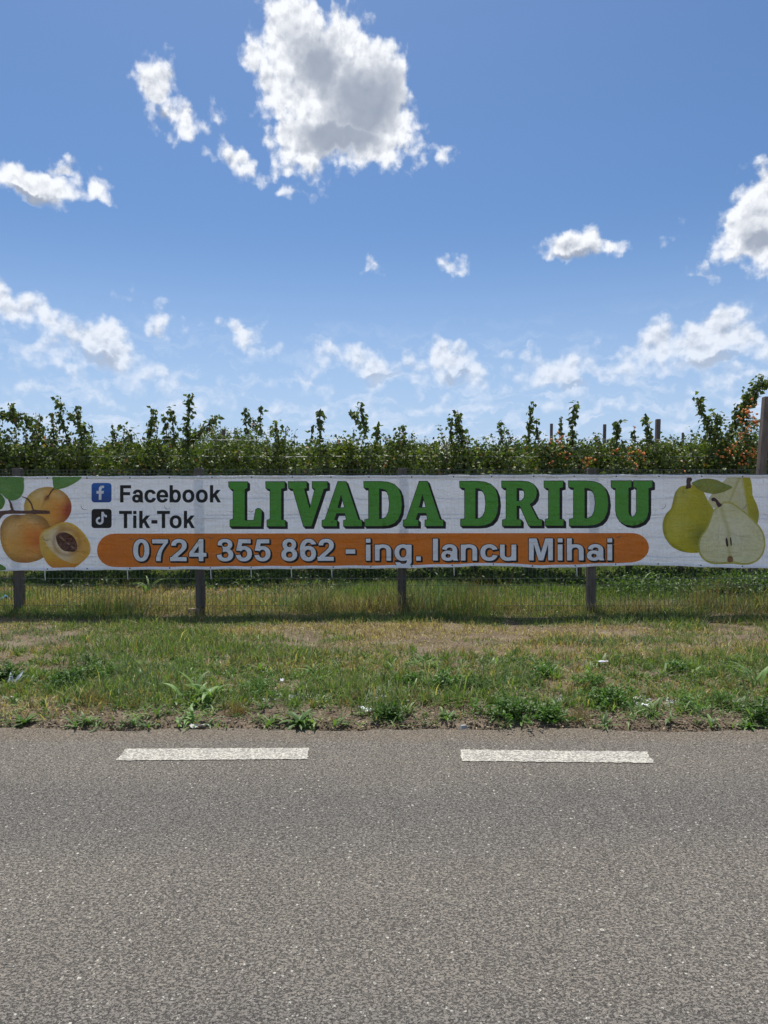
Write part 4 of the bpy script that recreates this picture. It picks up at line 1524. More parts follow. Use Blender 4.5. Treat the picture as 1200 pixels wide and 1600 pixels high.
# ================================================================== orchard
def leaf_mesh_arrays(P_, D, N_, L_, W_, C_):
    """folded leaf of four triangles for every row"""
    D = D / np.linalg.norm(D, axis=1, keepdims=True)
    S = np.cross(D, N_)
    S /= np.maximum(np.linalg.norm(S, axis=1, keepdims=True), 1e-6)
    N2 = np.cross(S, D)
    L_, W_ = L_[:, None], W_[:, None]
    n = len(P_)
    V = np.empty((n, 5, 3), np.float32)
    V[:, 0] = P_
    V[:, 1] = P_ + D * L_ * .42 + S * W_ * .5 + N2 * W_ * .14
    V[:, 2] = P_ + D * L_ - N2 * L_ * .12
    V[:, 3] = P_ + D * L_ * .42 - S * W_ * .5 + N2 * W_ * .14
    V[:, 4] = P_ + D * L_ * .5 - N2 * W_ * .06
    b = np.arange(n)[:, None] * 5
    T = np.concatenate([b + np.array([[0, 4, 1]]), b + np.array([[0, 3, 4]]), b + np.array([[1, 4, 2]]), b + np.array([[4, 3, 2]])])
    return V.reshape(-1, 3), T, np.repeat(C_, 5, 0)


def leaf_colors(n, rng, kind=0):
    u = rng.random(n)
    c = lerp3(rng.random(n), (0.052, 0.080, 0.020), (0.130, 0.165, 0.042))
    c = np.where((u < .10)[:, None], lerp3(rng.random(n), (0.12, 0.155, 0.045), (0.19, 0.21, 0.07)), c)
    c = np.where(((u > .975))[:, None], lerp3(rng.random(n), (0.20, 0.085, 0.04), (0.26, 0.17, 0.05)), c)
    return c * rng.uniform(.8, 1.2, n)[:, None]


def leaves_at(P_, rng, size=0.062, droop=0.55, spread=0.0):
    n = len(P_)
    if spread:
        P_ = P_ + rng.normal(0, spread, (n, 3))
    a = rng.uniform(0, 6.2832, n)
    el = rng.uniform(-1.35, 0.35, n) * droop * 1.6
    D = np.stack([np.cos(a) * np.cos(el), np.sin(a) * np.cos(el), np.sin(el)], -1)
    N_ = rng.normal(0, 1, (n, 3)) + np.array([0, 0, .9])
    L_ = size * rng.uniform(.7, 1.3, n)
    return leaf_mesh_arrays(P_, D, N_, L_, L_ * rng.uniform(.62, .85, n), leaf_colors(n, rng))


def along(pts, n, rng):
    """n random points along a polyline"""
    pts = np.array(pts, float)
    seg = np.linalg.norm(np.diff(pts, axis=0), axis=1)
    cum = np.concatenate([[0], np.cumsum(seg)])
    t = rng.random(n) * cum[-1]
    i = np.clip(np.searchsorted(cum, t) - 1, 0, len(seg) - 1)
    f = (t - cum[i]) / np.maximum(seg[i], 1e-6)
    return pts[i] + (pts[i + 1] - pts[i]) * f[:, None]


def bend(p, q, rng, k=3, amp=.08):
    p, q = np.array(p, float), np.array(q, float)
    out = [p]
    for i in range(1, k):
        out.append(p + (q - p) * i / k + rng.normal(0, amp * .4, 3) * np.array([1, 1, .3]))
    out.append(q)
    return np.array(out)


def build_tree(seed, H=2.5, width=1.25, depth=0.8, leaves=3000, size=.062, low=.55, shoots=(), nfruit=0, base=(0, 0, 0), nup=9, leafy_shoot=60, fruit_zone=None, light=1.0):
    """returns (trunk mesh, crown mesh, fruit mesh) around the origin; shoots are polylines in local metres"""
    rng = np.random.default_rng(seed)
    mb = MB()
    lean = rng.normal(0, .05, 2)
    fork = np.array([lean[0], lean[1], rng.uniform(.45, .7)])
    mb.tube([(0, 0, -.1), (lean[0] * .4, lean[1] * .4, fork[2] * .5), tuple(fork)], [.062, .052, .047], 7)
    branch_pts = []
    for k in range(nup):
        a = rng.uniform(0, 6.283)
        tx, ty = math.cos(a) * width * .5 * rng.uniform(.3, 1), math.sin(a) * depth * .5 * rng.uniform(.3, 1)
        tip = (tx, ty, H * rng.uniform(.78, 1.0))
        path = bend(fork, tip, rng, 4, .16)
        mb.tube([tuple(p) for p in path], [.030, .024, .017, .012, .005], 5)
        branch_pts.append(path)
        for j in range(5):
            s = path[rng.integers(1, 4)]
            e = s + np.array([rng.normal(0, width * .25), rng.normal(0, depth * .25), rng.uniform(.0, .45)])
            e[2] = min(e[2], H * .98)
            sub = bend(s, e, rng, 2, .1)
            mb.tube([tuple(p) for p in sub], [.010, .007, .003], 4)
            branch_pts.append(sub)
    V, T, C, off = [], [], [], 0

    def add(ch):
        nonlocal off
        V.append(ch[0]); T.append(ch[1] + off); C.append(ch[2])
        off += len(ch[0])
    nb_ = len(branch_pts)
    per = np.array([np.linalg.norm(np.diff(b, axis=0), axis=1).sum() for b in branch_pts])
    cnt = (per / per.sum() * leaves * .62).astype(int)
    P_ = np.concatenate([along(b, c_, rng) for b, c_ in zip(branch_pts, cnt)])
    P_ = P_ + rng.normal(0, .085, P_.shape)
    # clumps fill the rest of the crown
    nc = int(leaves * .38 / 14)
    cc = np.stack([rng.uniform(-.5, .5, nc) * width, rng.uniform(-.5, .5, nc) * depth, low + (H * .97 - low) * rng.random(nc) ** .8], -1)
    Q_ = np.repeat(cc, 14, 0) + rng.normal(0, .07, (nc * 14, 3))
    P_ = np.concatenate([P_, Q_])
    P_ = P_[P_[:, 2] > low - .15]
    add(leaves_at(P_, rng, size))
    # upright young shoots
    ups = []
    for k in range(int(6 * width)):
        x, y = rng.uniform(-.5, .5) * width, rng.uniform(-.5, .5) * depth
        z0 = H * rng.uniform(.82, .95)
        h = rng.uniform(.15, .42)
        ups.append([(x, y, z0), (x + rng.normal(0, .03), y, z0 + h * .5), (x + rng.normal(0, .07), y, z0 + h)])
    for u in ups:
        mb.tube(u, [.006, .005, .002], 4)
        add(leaves_at(along(u, max(8, int(leafy_shoot * .45)), rng), rng, size * .72, .6, .022))
    for sh_ in shoots:
        pts, dens_, spr = sh_
        mb.tube(pts, [.013] + [.008] * (len(pts) - 2) + [.003], 5)
        ln = sum(math.dist(pts[i], pts[i + 1]) for i in range(len(pts) - 1))
        q = along(pts, int(ln * dens_), rng)
        add(leaves_at(q, rng, size * 1.2, .8, spr))
    Cc = np.concatenate(C) * light
    crown = mesh_np('crown', np.concatenate(V), tris=np.concatenate(T), colors=Cc)
    crown.materials.append(M_LEAF)
    trunk = mb.mesh('trunk', True)
    trunk.materials.append(M_BARK)
    fruit = None
    if nfruit:
        fv, ff, fc = [], [], []
        bm = bmesh.new()
        bmesh.ops.create_icosphere(bm, subdivisions=1, radius=1)
        sv_ = np.array([tuple(v.co) for v in bm.verts])
        sf_ = np.array([[v.index for v in f.verts] for f in bm.faces])
        bm.free()
        cl = []
        for k in range(max(2, nfruit // 5)):
            if fruit_zone is not None:
                z = fruit_zone[rng.integers(len(fruit_zone))]
                cl.append((z[0] + rng.normal(0, .05), z[1] - .06, z[2] + rng.normal(0, .06)))
            else:
                b = branch_pts[rng.integers(nb_)]
                p = b[rng.integers(1, len(b))]
                cl.append((p[0], -depth * .5 * rng.uniform(.5, 1), max(p[2], H * .72)))
        for k in range(nfruit):
            p = np.array(cl[k % len(cl)]) + rng.normal(0, .05, 3)
            r_ = rng.uniform(.017, .025)
            fv.append(sv_ * r_ * np.array([1, 1, .95]) + p)
            ff.append(sf_ + k * len(sv_))
            c1 = lerp3(np.array([rng.random()]), (0.60, 0.14, 0.035), (0.74, 0.33, 0.08))[0]
            fc.append(np.repeat(c1[None], len(sv_), 0))
        fruit = mesh_np('fruit', np.concatenate(fv), tris=np.concatenate(ff), colors=np.concatenate(fc), smooth=True)
        fruit.materials.append(M_FRUIT)
    return trunk, crown, fruit


def place_tree(meshes, loc, rz, s=1.0, label=None, group=None, name='fruit_tree', cat='tree'):
    o = empty(name, loc, rz)
    o.scale = (s, s, s)
    tag(o, label, cat, group)
    tr, cr, fr = meshes
    link('trunk', tr, o)
    link('crown', cr, o)
    if fr is not None:
        f = link('fruit', fr, o)
        f['kind'] = 'stuff'
    return o


ROW1 = 13.2
# tall shoots of the nearest row, traced in picture units: (points bottom to top, leaves per metre, spread in m)
SH = [
    ([(62, 690), (48, 664), (28, 650), (2, 646), (-14, 652)], 210, .055),
    ([(30, 670), (24, 650), (22, 632)], 110, .028),
    ([(64, 690), (66, 668), (68, 652)], 100, .03),
    ([(84, 692), (84, 668), (81, 648)], 90, .025),
    ([(112, 696), (104, 672), (99, 650), (95, 626)], 130, .033),
    ([(140, 690), (130, 672), (118, 654), (108, 648)], 150, .034),
    ([(137, 690), (133, 664), (130, 640)], 110, .028),
    ([(179, 695), (177, 680), (173, 661)], 70, .014),
    ([(210, 690), (203, 674), (196, 666)], 130, .05),
    ([(233, 692), (236, 668), (240, 650), (241, 638)], 150, .03),
    ([(264, 692), (260, 668), (257, 646)], 90, .022),
    ([(281, 700), (278, 668), (273, 640)], 110, .03),
    ([(297, 700), (294, 672), (297, 645), (299, 620)], 170, .038),
    ([(300, 690), (315, 674), (330, 662), (342, 652)], 170, .034),
    ([(388, 680), (384, 664), (380, 638)], 90, .020),
    ([(402, 668), (392, 655), (383, 643)], 110, .018),
    ([(410, 680), (410, 660), (412, 638)], 100, .020),
    ([(440, 700), (434, 680), (436, 662)], 150, .05),
    ([(500, 700), (499, 670), (501, 643)], 130, .030),
    ([(572, 680), (568, 655), (563, 630)], 120, .022),
    ([(570, 676), (560, 660), (549, 646)], 120, .020),
    ([(590, 690), (591, 664)], 90, .015),
    ([(487, 690), (487, 667)], 80, .013),
    ([(624, 700), (623, 682), (626, 668)], 170, .06),
    ([(706, 700), (704, 676), (702, 656)], 110, .022),
    ([(722, 700), (716, 670), (714, 645)], 210, .042),
    ([(782, 696), (783, 662)], 100, .022),
    ([(820, 700), (823, 665), (828, 633)], 120, .022),
    ([(836, 690), (836, 656)], 90, .018),
    ([(895, 700), (893, 665), (898, 633)], 150, .028),
    ([(880, 690), (878, 651)], 60, .014),
    ([(958, 700), (960, 678), (959, 662)], 180, .034),
    ([(994, 690), (993, 670)], 90, .018),
    ([(1014, 695), (1010, 672), (1003, 656)], 140, .026),
    ([(1104, 690), (1096, 665), (1088, 643), (1083, 626)], 170, .035),
    ([(1112, 690), (1112, 668), (1110, 650)], 220, .042),
    ([(1132, 705), (1138, 675), (1152, 645), (1172, 625), (1180, 606), (1187, 594)], 260, .050),
    ([(1150, 670), (1156, 640), (1158, 614)], 190, .042),
    ([(1188, 604), (1196, 597)], 260, .03),
]


def loc_pt(px, py, Y, ox):
    p = at(px, py, Y)
    return (p[0] - ox, 0.0, p[2])


ROW1_TREES = [  # centre px, crown top px, number of fruits, label
    (-70, 676, 0, 'orchard tree mostly cut off beside the apricot end of the banner'),
    (28, 672, 0, 'orchard tree with a long arching leafy bough above the printed apricots'),
    (120, 684, 4, 'orchard tree with several tall leaning shoots above the blue and black icons'),
    (216, 682, 4, 'orchard tree with one thick upright tuft above the black text on the banner'),
    (300, 688, 8, 'orchard tree with the tallest shoot on the apricot side and a side bough arching right'),
    (404, 684, 0, 'orchard tree with two thin bent shoots above the first big green letters'),
    (500, 690, 0, 'orchard tree with a single leafy upright tip above the middle of the first green word'),
    (580, 686, 0, 'orchard tree with a forked bare-stemmed shoot over the end of the first green word'),
    (668, 690, 6, 'low rounded orchard tree without tall shoots over the centre of the banner'),
    (742, 686, 0, 'orchard tree with a dense round leafy tuft above the gap between the two green words'),
    (826, 688, 5, 'orchard tree with a narrow tapering shoot above the second green word'),
    (905, 690, 34, 'orchard tree with scattered orange fruit beside the thin trellis posts'),
    (985, 694, 30, 'orchard tree with short leafy tips and a few orange fruits by the grey trellis post'),
    (1062, 690, 10, 'orchard tree with a leaning shoot left of the fruit-laden tree'),
    (1140, 672, 110, 'orchard tree heavy with orange fruit, its tall bough arching toward the leaning post'),
    (1235, 684, 20, 'orchard tree partly out of sight behind the leaning trellis post'),
    (1330, 684, 0, 'orchard tree beyond the pear end of the banner'),
]
for i, (cx, top, nf, lab) in enumerate(ROW1_TREES):
    p0 = at(cx, 800, ROW1)
    ox = p0[0]
    H = at(cx, top - 5, ROW1)[2]
    lo = (ROW1_TREES[i - 1][0] + cx) / 2 if i else -1e9
    hi = (ROW1_TREES[i + 1][0] + cx) / 2 if i + 1 < len(ROW1_TREES) else 1e9
    mine = []
    for pts, dn, spr in SH:
        if lo <= pts[0][0] < hi:
            q = [loc_pt(a, b, ROW1, ox) for a, b in pts]
            jy = random.Random(int(pts[0][0])).uniform(-.3, .1)
            mine.append(([(a, jy, c) for a, _, c in q], dn, spr))
    fz = None
    if nf >= 100:
        fz = [loc_pt(a, b, ROW1, ox) for a, b in ((1155, 655), (1150, 670), (1140, 682), (1158, 664), (1128, 715), (1140, 722), (1160, 716), (1148, 718), (1118, 706), (1108, 722), (1150, 640))]
        fz = [(a, -.42, c) for a, _, c in fz]
    elif nf >= 30:
        fz = [loc_pt(a, b, ROW1, ox) for a, b in (((860, 690), (856, 703), (866, 712), (870, 680), (906, 722)) if cx < 950 else ((945, 712), (975, 728), (950, 730), (940, 690), (985, 716)))]
        fz = [(a, -.42, c) for a, _, c in fz]
    ms = build_tree(100 + i, H=H - .04, width=1.35, depth=.9, leaves=5200, size=.074, low=.62, shoots=mine, nfruit=nf, fruit_zone=fz)
    place_tree(ms, (ox, ROW1, float(ground_z(ox, ROW1))), 0, 1.0, lab, 'nearest row of orchard trees')

# rows further back share a few tree shapes
VAR = [build_tree(300 + k, H=2.6, width=1.6, depth=1.1, leaves=4200, size=.078, low=.7, nfruit=(24 if k == 2 else 0), nup=8, leafy_shoot=46) for k in range(6)]
rnd = random.Random(8)
ROWS = [(16.8, 2.70), (20.4, 2.96), (24.2, 3.20), (28.4, 3.46), (33.0, 3.74), (39.0, 4.05)]
MARKS = [(0, 'the frame edge beside the printed apricots'), (60, 'the printed apricots'), (130, 'the half apricot'), (185, 'the blue and black icons'), (240, 'the first half of the black text'), (300, 'the second fence post'), (345, 'the end of the black text'),
         (395, 'the letter L'), (440, 'the first letter I'), (500, 'the letter V'), (560, 'the first letter A'), (625, 'the middle fence post'), (690, 'the end of the first green word'),
         (730, 'the gap between the green words'), (790, 'the first letter of the second word'), (845, 'the letter R'), (890, 'the second letter I'), (940, 'the fence post under the second word'), (990, 'the letter U'),
         (1050, 'the leaning shoot near the pears'), (1110, 'the whole pear'), (1170, 'the half pear'), (9999, 'the leaning trellis post')]


def row_label(r, x, Y):
    px = 600 + x / Y * F_PX
    m2 = next(t for lim, t in MARKS if px < lim)
    return f"{('second', 'third', 'fourth', 'fifth', 'sixth', 'farthest')[r]} row orchard tree rising behind {m2}"


for r, (Y, H) in enumerate(ROWS):
    half = Y * .52 + 2.6
    nt_ = int(half * 2 / 1.42)
    for k in range(nt_ + 1):
        x = -half + k * 1.42 + rnd.uniform(-.15, .15)
        s = H / 2.72 * rnd.uniform(.93, 1.05)
        place_tree(VAR[rnd.randrange(6)], (x, Y + rnd.uniform(-.15, .15), 0), rnd.choice((0, math.pi)) + rnd.uniform(-.2, .2), s,
                   row_label(r, x, Y), 'orchard trees in the back rows')

# broad trees that rise a little over the rows
big_me = build_tree(411, H=4.9, width=4.0, depth=3.4, leaves=9000, size=.11, low=1.2, nup=16, leafy_shoot=20)
place_tree(big_me, (at(372, 700, 46)[0], 46, 0), 0, 1.16, 'rounded darker tree rising just over the rows beyond the first green letters', None, 'broad_tree')
place_tree(big_me, (at(340, 700, 52)[0], 52, 0), 1.1, 1.16, 'low rounded tree beside the darker one beyond the banner text', None, 'broad_tree')
big2 = build_tree(412, H=3.9, width=2.2, depth=2.0, leaves=6000, size=.08, low=1.0, nup=14, leafy_shoot=20)
place_tree(big2, (at(1166, 700, 26)[0], 26, 0), 0, 1.08, 'dense dark tree behind the fruit-laden tree and the leaning post', None, 'broad_tree')

# trellis posts: px, top py, distance, width, lean of the top in px, label
TP = [(1187, 620, 11.9, .105, 9, 'thick leaning brown trellis post at the pear end of the banner'),
      (1025, 655, 16.0, .088, 2, 'grey trellis post standing clear of the leaves, right of the second green word'),
      (943, 663, 21.6, .078, 1, 'thin reddish trellis post above the last letters of the second green word'),
      (897, 690, 15.4, .060, 0, 'short pale trellis post half hidden among orange fruit'),
      (861, 662, 25.0, .085, 0, 'thin trellis post tip showing above the second word, farthest of the posts'),
      (58, 682, 15.0, .075, 0, 'trellis post half hidden in leaves above the printed apricots'),
      (350, 672, 16.0, .060, 0, 'thin trellis post among leaves above the end of the upper black text'),
      (1066, 676, 24.0, .060, 0, 'pale thin trellis post between the leaning shoot and the fruit-laden tree')]
for px, py, Y, w_, ln, lab in TP:
    b = at(px, 760, Y)
    t = at(px + ln, py, Y)
    t2 = at(px, py, Y)
    mb = MB()
    kx = (t[0] - t2[0]) / (t[2] - b[2]) if ln else 0.0
    hh = t[2]
    x0 = b[0] - kx * b[2]
    for (zc0, zc1, ww) in ((-.3, hh - .01, w_), (hh - .01, hh, w_ * .92)):
        n0_ = len(mb.v)
        mb.box((0, 0, (zc0 + zc1) / 2), (ww, ww, zc1 - zc0))
        mb.v[n0_:] = [(v[0] + kx * v[2], v[1], v[2]) for v in mb.v[n0_:]]
    o = mb.build('trellis_post', M_TRELLIS)
    o.location = (x0, Y - .0, 0)
    tag(o, lab, 'post', 'trellis posts in the orchard')
mb = MB()
for z in (at(200, 686, 13.0)[2], at(200, 712, 13.0)[2]):
    pts = [(x, 12.98, z - .02 * math.sin((x % 4.0) / 4 * math.pi)) for x in np.linspace(-9, 9, 46)]
    mb.tube(pts, .003, 4)
o = mb.build('trellis_wire', M_PALEWIRE)
tag(o, 'thin galvanised trellis wires stretched along the nearest row of orchard trees', 'wire')

# ================================================================== weeds and undergrowth
def ribbon(base, az, L_, w, rng, up=1.1, arch=1.6, seg=5, fold=.25):
    """one long arching leaf"""
    P_, el = np.array(base, float), up
    pts = [P_.copy()]
    st = L_ / seg
    for k in range(seg):
        d = np.array([math.cos(az) * math.cos(el), math.sin(az) * math.cos(el), math.sin(el)])
        P_ = P_ + d * st
        pts.append(P_.copy())
        el -= arch / seg * rng.uniform(.7, 1.3)
    side = np.array([-math.sin(az), math.cos(az), 0])
    V, Q = [], []
    prof = [.45, .9, 1.0, .85, .55, .04]
    for k, p in enumerate(pts):
        ww = w * prof[min(k, 5)] * .5
        V += [p - side * ww + np.array([0, 0, ww * fold]), p, p + side * ww + np.array([0, 0, ww * fold])]
    for k in range(seg):
        a = k * 3
        Q += [(a, a + 1, a + 4, a + 3), (a + 1, a + 2, a + 5, a + 4)]
    return np.array(V), np.array(Q)


def weed_mesh(kind, size, seed, col):
    rng = np.random.default_rng(seed)
    V, T, Q, C = [], [], [], []
    off = 0

    def add(v, t=None, q=None, c=None):
        nonlocal off
        V.append(v)
        if t is not None:
            T.append(t + off)
        if q is not None:
            Q.append(q + off)
        C.append(np.broadcast_to(c, (len(v), 3)) if np.ndim(c) == 1 else c)
        off += len(v)
    col = np.array(col)
    if kind == 'bushy':
        for k in range(int(26 + size * 90)):
            az, el = rng.uniform(0, 6.283), rng.uniform(.15, 1.35)
            L_ = size * rng.uniform(.5, 1.0) * (1.15 - .25 * el)
            d = np.array([math.cos(az) * math.cos(el), math.sin(az) * math.cos(el), math.sin(el)])
            m2 = 26
            t = rng.random(m2) ** .7
            P_ = d[None] * (t * L_)[:, None] + rng.normal(0, .011, (m2, 3))
            P_[:, 2] = np.maximum(P_[:, 2], .004)
            D = d[None] * .5 + rng.normal(0, .7, (m2, 3))
            c = col[None] * rng.uniform(.65, 1.35, m2)[:, None]
            ls = rng.uniform(.016, .034, m2) * (.8 + size)
            v, tt, cc = leaf_mesh_arrays(P_, D, rng.normal(0, .5, (m2, 3)) + np.array([0, 0, 1.]), ls, ls * .5, c)
            add(v, tt, None, cc)
    elif kind == 'feathery':
        for k in range(int(20 + size * 60)):
            az, el = rng.uniform(0, 6.283), rng.uniform(.4, 1.4)
            L_ = size * rng.uniform(.6, 1.0)
            m2 = 34
            t = rng.random(m2) ** .8
            d = np.array([math.cos(az) * math.cos(el), math.sin(az) * math.cos(el), math.sin(el)])
            P_ = d[None] * (t * L_)[:, None]
            D = d[None] * .6 + rng.normal(0, .6, (m2, 3))
            ls = rng.uniform(.018, .036, m2)
            v, tt, cc = leaf_mesh_arrays(P_, D, rng.normal(0, .5, (m2, 3)) + np.array([0, 0, 1.]), ls, ls * .22, col[None] * rng.uniform(.8, 1.3, m2)[:, None])
            add(v, tt, None, cc)
    elif kind == 'broad':
        for k in range(int(12 + size * 30)):
            v, q = ribbon((rng.normal(0, size * .22), rng.normal(0, size * .16), 0), rng.uniform(0, 6.283), size * rng.uniform(.5, 1.0), size * rng.uniform(.09, .15), rng, rng.uniform(.5, 1.3), rng.uniform(.9, 2.0))
            add(v, None, q, col * rng.uniform(.8, 1.3))
    elif kind == 'arching':
        for k in range(8):
            v, q = ribbon((rng.normal(0, .02), rng.normal(0, .02), 0), rng.choice((0.2, 2.9)) + rng.normal(0, .5), size * rng.uniform(.6, 1.0), size * .06, rng, rng.uniform(1.0, 1.45), rng.uniform(1.3, 2.4))
            add(v, None, q, col * rng.uniform(.85, 1.25))
    elif kind == 'rosette':
        for k in range(22):
            v, q = ribbon((0, 0, .005), rng.uniform(0, 6.283), size * rng.uniform(.35, .6), size * .11, rng, rng.uniform(.15, .9), rng.uniform(.4, 1.2))
            add(v, None, q, col * rng.uniform(.7, 1.3))
    elif kind == 'dry':
        m2 = 130
        x, y = rng.normal(0, size * .22, m2), rng.normal(0, size * .16, m2)
        v, t, q, c = blades(m2, x, y, rng.uniform(.3, 1, m2) * size * .8, rng.uniform(.003, .006, m2), col[None] * rng.uniform(.7, 1.3, m2)[:, None], seed, 1.0, z0=np.zeros(m2))
        V.append(v); T.append(t + off); Q.append(q + off); C.append(c)
        off += len(v)
    me = mesh_np('weed', np.concatenate(V), np.concatenate(T) if T else None, np.concatenate(Q) if Q else None, np.concatenate(C))
    me.materials.append(M_WEED if kind != 'dry' else M_GRASS)
    return me


DG, MG, LG = (0.060, 0.120, 0.026), (0.085, 0.165, 0.035), (0.15, 0.25, 0.075)
WEEDS = [  # px, py of the foot, kind, size, colour, label
    (800, 1124, 'bushy', .26, (0.075, .15, .03), 'largest dark bushy weed at the asphalt edge above the right painted dash'),
    (855, 1126, 'bushy', .18, MG, 'small round-leaved weed touching the largest dark weed on its right side'),
    (318, 1100, 'broad', .30, LG, 'pale broad-leaved clump in the verge above the left painted dash'),
    (300, 1128, 'broad', .17, LG, 'small broad-leaved plant at the soil edge just below the pale clump'),
    (410, 1092, 'feathery', .24, MG, 'feathery green weed beside the pale stones above the left dash'),
    (468, 1132, 'rosette', .30, MG, 'low grassy rosette at the asphalt edge above the right end of the left dash'),
    (700, 1086, 'bushy', .22, MG, 'bright bushy weed in the verge above the near end of the right dash'),
    (640, 1078, 'bushy', .15, MG, 'little bushy weed between the two dashes, in the green part of the verge'),
    (742, 1084, 'feathery', .20, DG, 'soft feathery weed next to the bright bushy weed'),
    (948, 1106, 'bushy', .22, MG, 'bushy weed by the white scraps, above the far end of the right dash'),
    (925, 1078, 'feathery', .18, MG, 'light feathery weed in the grass below the white scrap on a stalk'),
    (604, 1124, 'bushy', .15, DG, 'small dark weed at the soil edge between the two dashes'),
    (1076, 1108, 'feathery', .20, LG, 'light feathery weed in front of the grey stones near the pear end'),
    (1128, 1104, 'feathery', .17, MG, 'green feathery weed just beyond the grey stones near the pear end'),
    (1192, 1126, 'bushy', .20, DG, 'dark weed at the frame edge beside the asphalt'),
    (1183, 1078, 'arching', .42, LG, 'coarse grass with long arching blades at the pear side of the verge'),
    (1172, 1138, 'rosette', .20, MG, 'small curled seedling on the dusty asphalt edge below the arching grass'),
    (494, 1074, 'arching', .30, LG, 'pair of pale arching grass blades standing above the verge near its middle'),
    (664, 1052, 'arching', .28, LG, 'pale maize-like seedling in the grass beneath the full stop on the banner'),
    (106, 1072, 'bushy', .26, DG, 'dark mound of weeds in the verge beneath the printed half apricot'),
    (6, 1064, 'bushy', .22, DG, 'dark leafy mound behind the white crumpled scrap'),
    (165, 1060, 'feathery', .22, MG, 'feathery green patch to the right of the dark mound of weeds'),
    (140, 1040, 'feathery', .20, (0.11, .17, .07), 'tall thin greyish weed standing up behind the dark mound'),
    (1056, 1052, 'bushy', .13, MG, 'small bright weed alone in the grass beneath the printed pears'),
    (852, 1062, 'bushy', .13, MG, 'small leafy weed alone in the grass beneath the second word'),
    (372, 1120, 'dry', .17, (0.24, .16, .09), 'brown dried grass clump at the soil edge above the middle of the left dash'),
    (905, 1128, 'dry', .17, (0.26, .19, .11), 'brown dried grass clump at the asphalt edge above the right dash'),
    (700, 1124, 'rosette', .17, MG, 'small green rosette on bare soil above the near end of the right dash'),
    (150, 1106, 'dry', .20, (0.17, .15, .08), 'olive brown dried clump on bare soil above the near end of the left dash'),
    (40, 1132, 'rosette', .22, MG, 'sprawling weed on bare soil at the apricot side of the asphalt edge'),
    (555, 1104, 'dry', .15, (0.17, .14, .07), 'olive brown clump between the two dashes beside the pale flakes'),
]
for i, (px, py, kind, size, c, lab) in enumerate(WEEDS):
    x, y = on_ground(px, py)
    y = max(y, ROAD_EDGE + .05)
    o = link('weed', weed_mesh(kind, size, 500 + i, c))
    z = float(ground_z(x, y))
    o.location = (x, y, max(z, 0.0) - .004)
    if kind in ('bushy', 'feathery'):
        o.scale = (1.22, 1.22, .88)
    tag(o, lab, 'weed', 'weeds along the road verge')

# small unnamed ground cover
def cover(name, n, fx, seed, cols, hgt, lsz, mat=None, ratio=.5):
    rng = np.random.default_rng(seed)
    X, Y_ = fx(n, rng)
    P_, K = [], 18
    n = len(X)
    px_ = np.repeat(X, K) + rng.normal(0, hgt * .55, n * K)
    py_ = np.repeat(Y_, K) + rng.normal(0, hgt * .55, n * K)
    pz = ground_z(px_, py_) + rng.random(n * K) ** 1.3 * np.repeat(hgt * rng.uniform(.4, 1.2, n), K)
    P_ = np.stack([px_, py_, pz], -1)
    D = rng.normal(0, 1, (n * K, 3)) + np.array([0, 0, .3])
    c = lerp3(np.repeat(rng.random(n), K), cols[0], cols[1]) * rng.uniform(.7, 1.3, n * K)[:, None]
    L_ = lsz * rng.uniform(.6, 1.4, n * K)
    v, t, cc = leaf_mesh_arrays(P_, D, rng.normal(0, .5, (n * K, 3)) + np.array([0, 0, 1.]), L_, L_ * ratio, cc_ if (cc_ := c) is not None else c)
    o = link(name, mesh_np(name, v, tris=t, colors=cc), None, mat or M_WEED)
    tag(o, kind='stuff')


def fx1(n, rng):
    x = rng.uniform(-5.4, 5.4, n)
    y = 4.96 + 1.9 * rng.random(n) ** .9
    k = (np.abs(x) < y * .56 + .4) & (fbm(x * 1.8, y * 2.2, 91, 3) > .46) & (rng.random(n) < np.clip((y - 4.95) / .4, .22, 1))
    return x[k], y[k]


cover('verge_ground_cover', 5200, fx1, 7, (DG, (0.15, .22, .07)), .035, .021)


def fx3(n, rng):
    x, y = rng.uniform(-7.5, 7.5, n), rng.uniform(9.35, 12.3, n)
    k = fbm(x * 1.1 + 5, y * 1.6, 95, 3) > .47
    return x[k], y[k]


cover('fence_side_weeds', 3400, fx3, 27, ((0.05, .09, .022), (0.15, .21, .06)), .085, .026)
# small rosettes and strap leaves mixed through the front of the verge
rng = np.random.default_rng(66)
V, Q, C, off = [], [], [], 0
for k in range(420):
    x, y = rng.uniform(-4.4, 4.4), 4.93 + 1.7 * rng.random() ** 1.5
    if abs(x) > y * .56 + .3:
        continue
    z = max(float(ground_z(x, y)), 0)
    s_ = rng.uniform(.05, .15)
    base = np.array(lerp3(np.array([rng.random()]), (0.075, .14, .035), (0.19, .27, .09))[0])
    for j in range(rng.integers(5, 12)):
        v, q = ribbon((x + rng.normal(0, .012), y + rng.normal(0, .012), z), rng.uniform(0, 6.283), s_ * rng.uniform(.5, 1), s_ * rng.uniform(.07, .16), rng, rng.uniform(.2, 1.3), rng.uniform(.3, 1.9), 4)
        V.append(v); Q.append(q + off); C.append(np.repeat((base * rng.uniform(.7, 1.3))[None], len(v), 0))
        off += len(v)
o = link('verge_herbs', mesh_np('verge_herbs', np.concatenate(V), quads=np.concatenate(Q), colors=np.concatenate(C)), None, M_WEED)
tag(o, kind='stuff')


def fx2(n, rng):
    c = np.array([at(p, 900, 12.4)[0] for p in (100, 180, 330, 410, 430, 520, 590, 700, 740, 850, 1010, 1050, 1140, 1185)])
    k = rng.integers(len(c), size=n)
    return c[k] + rng.normal(0, .32, n), 12.5 + rng.normal(0, .35, n)


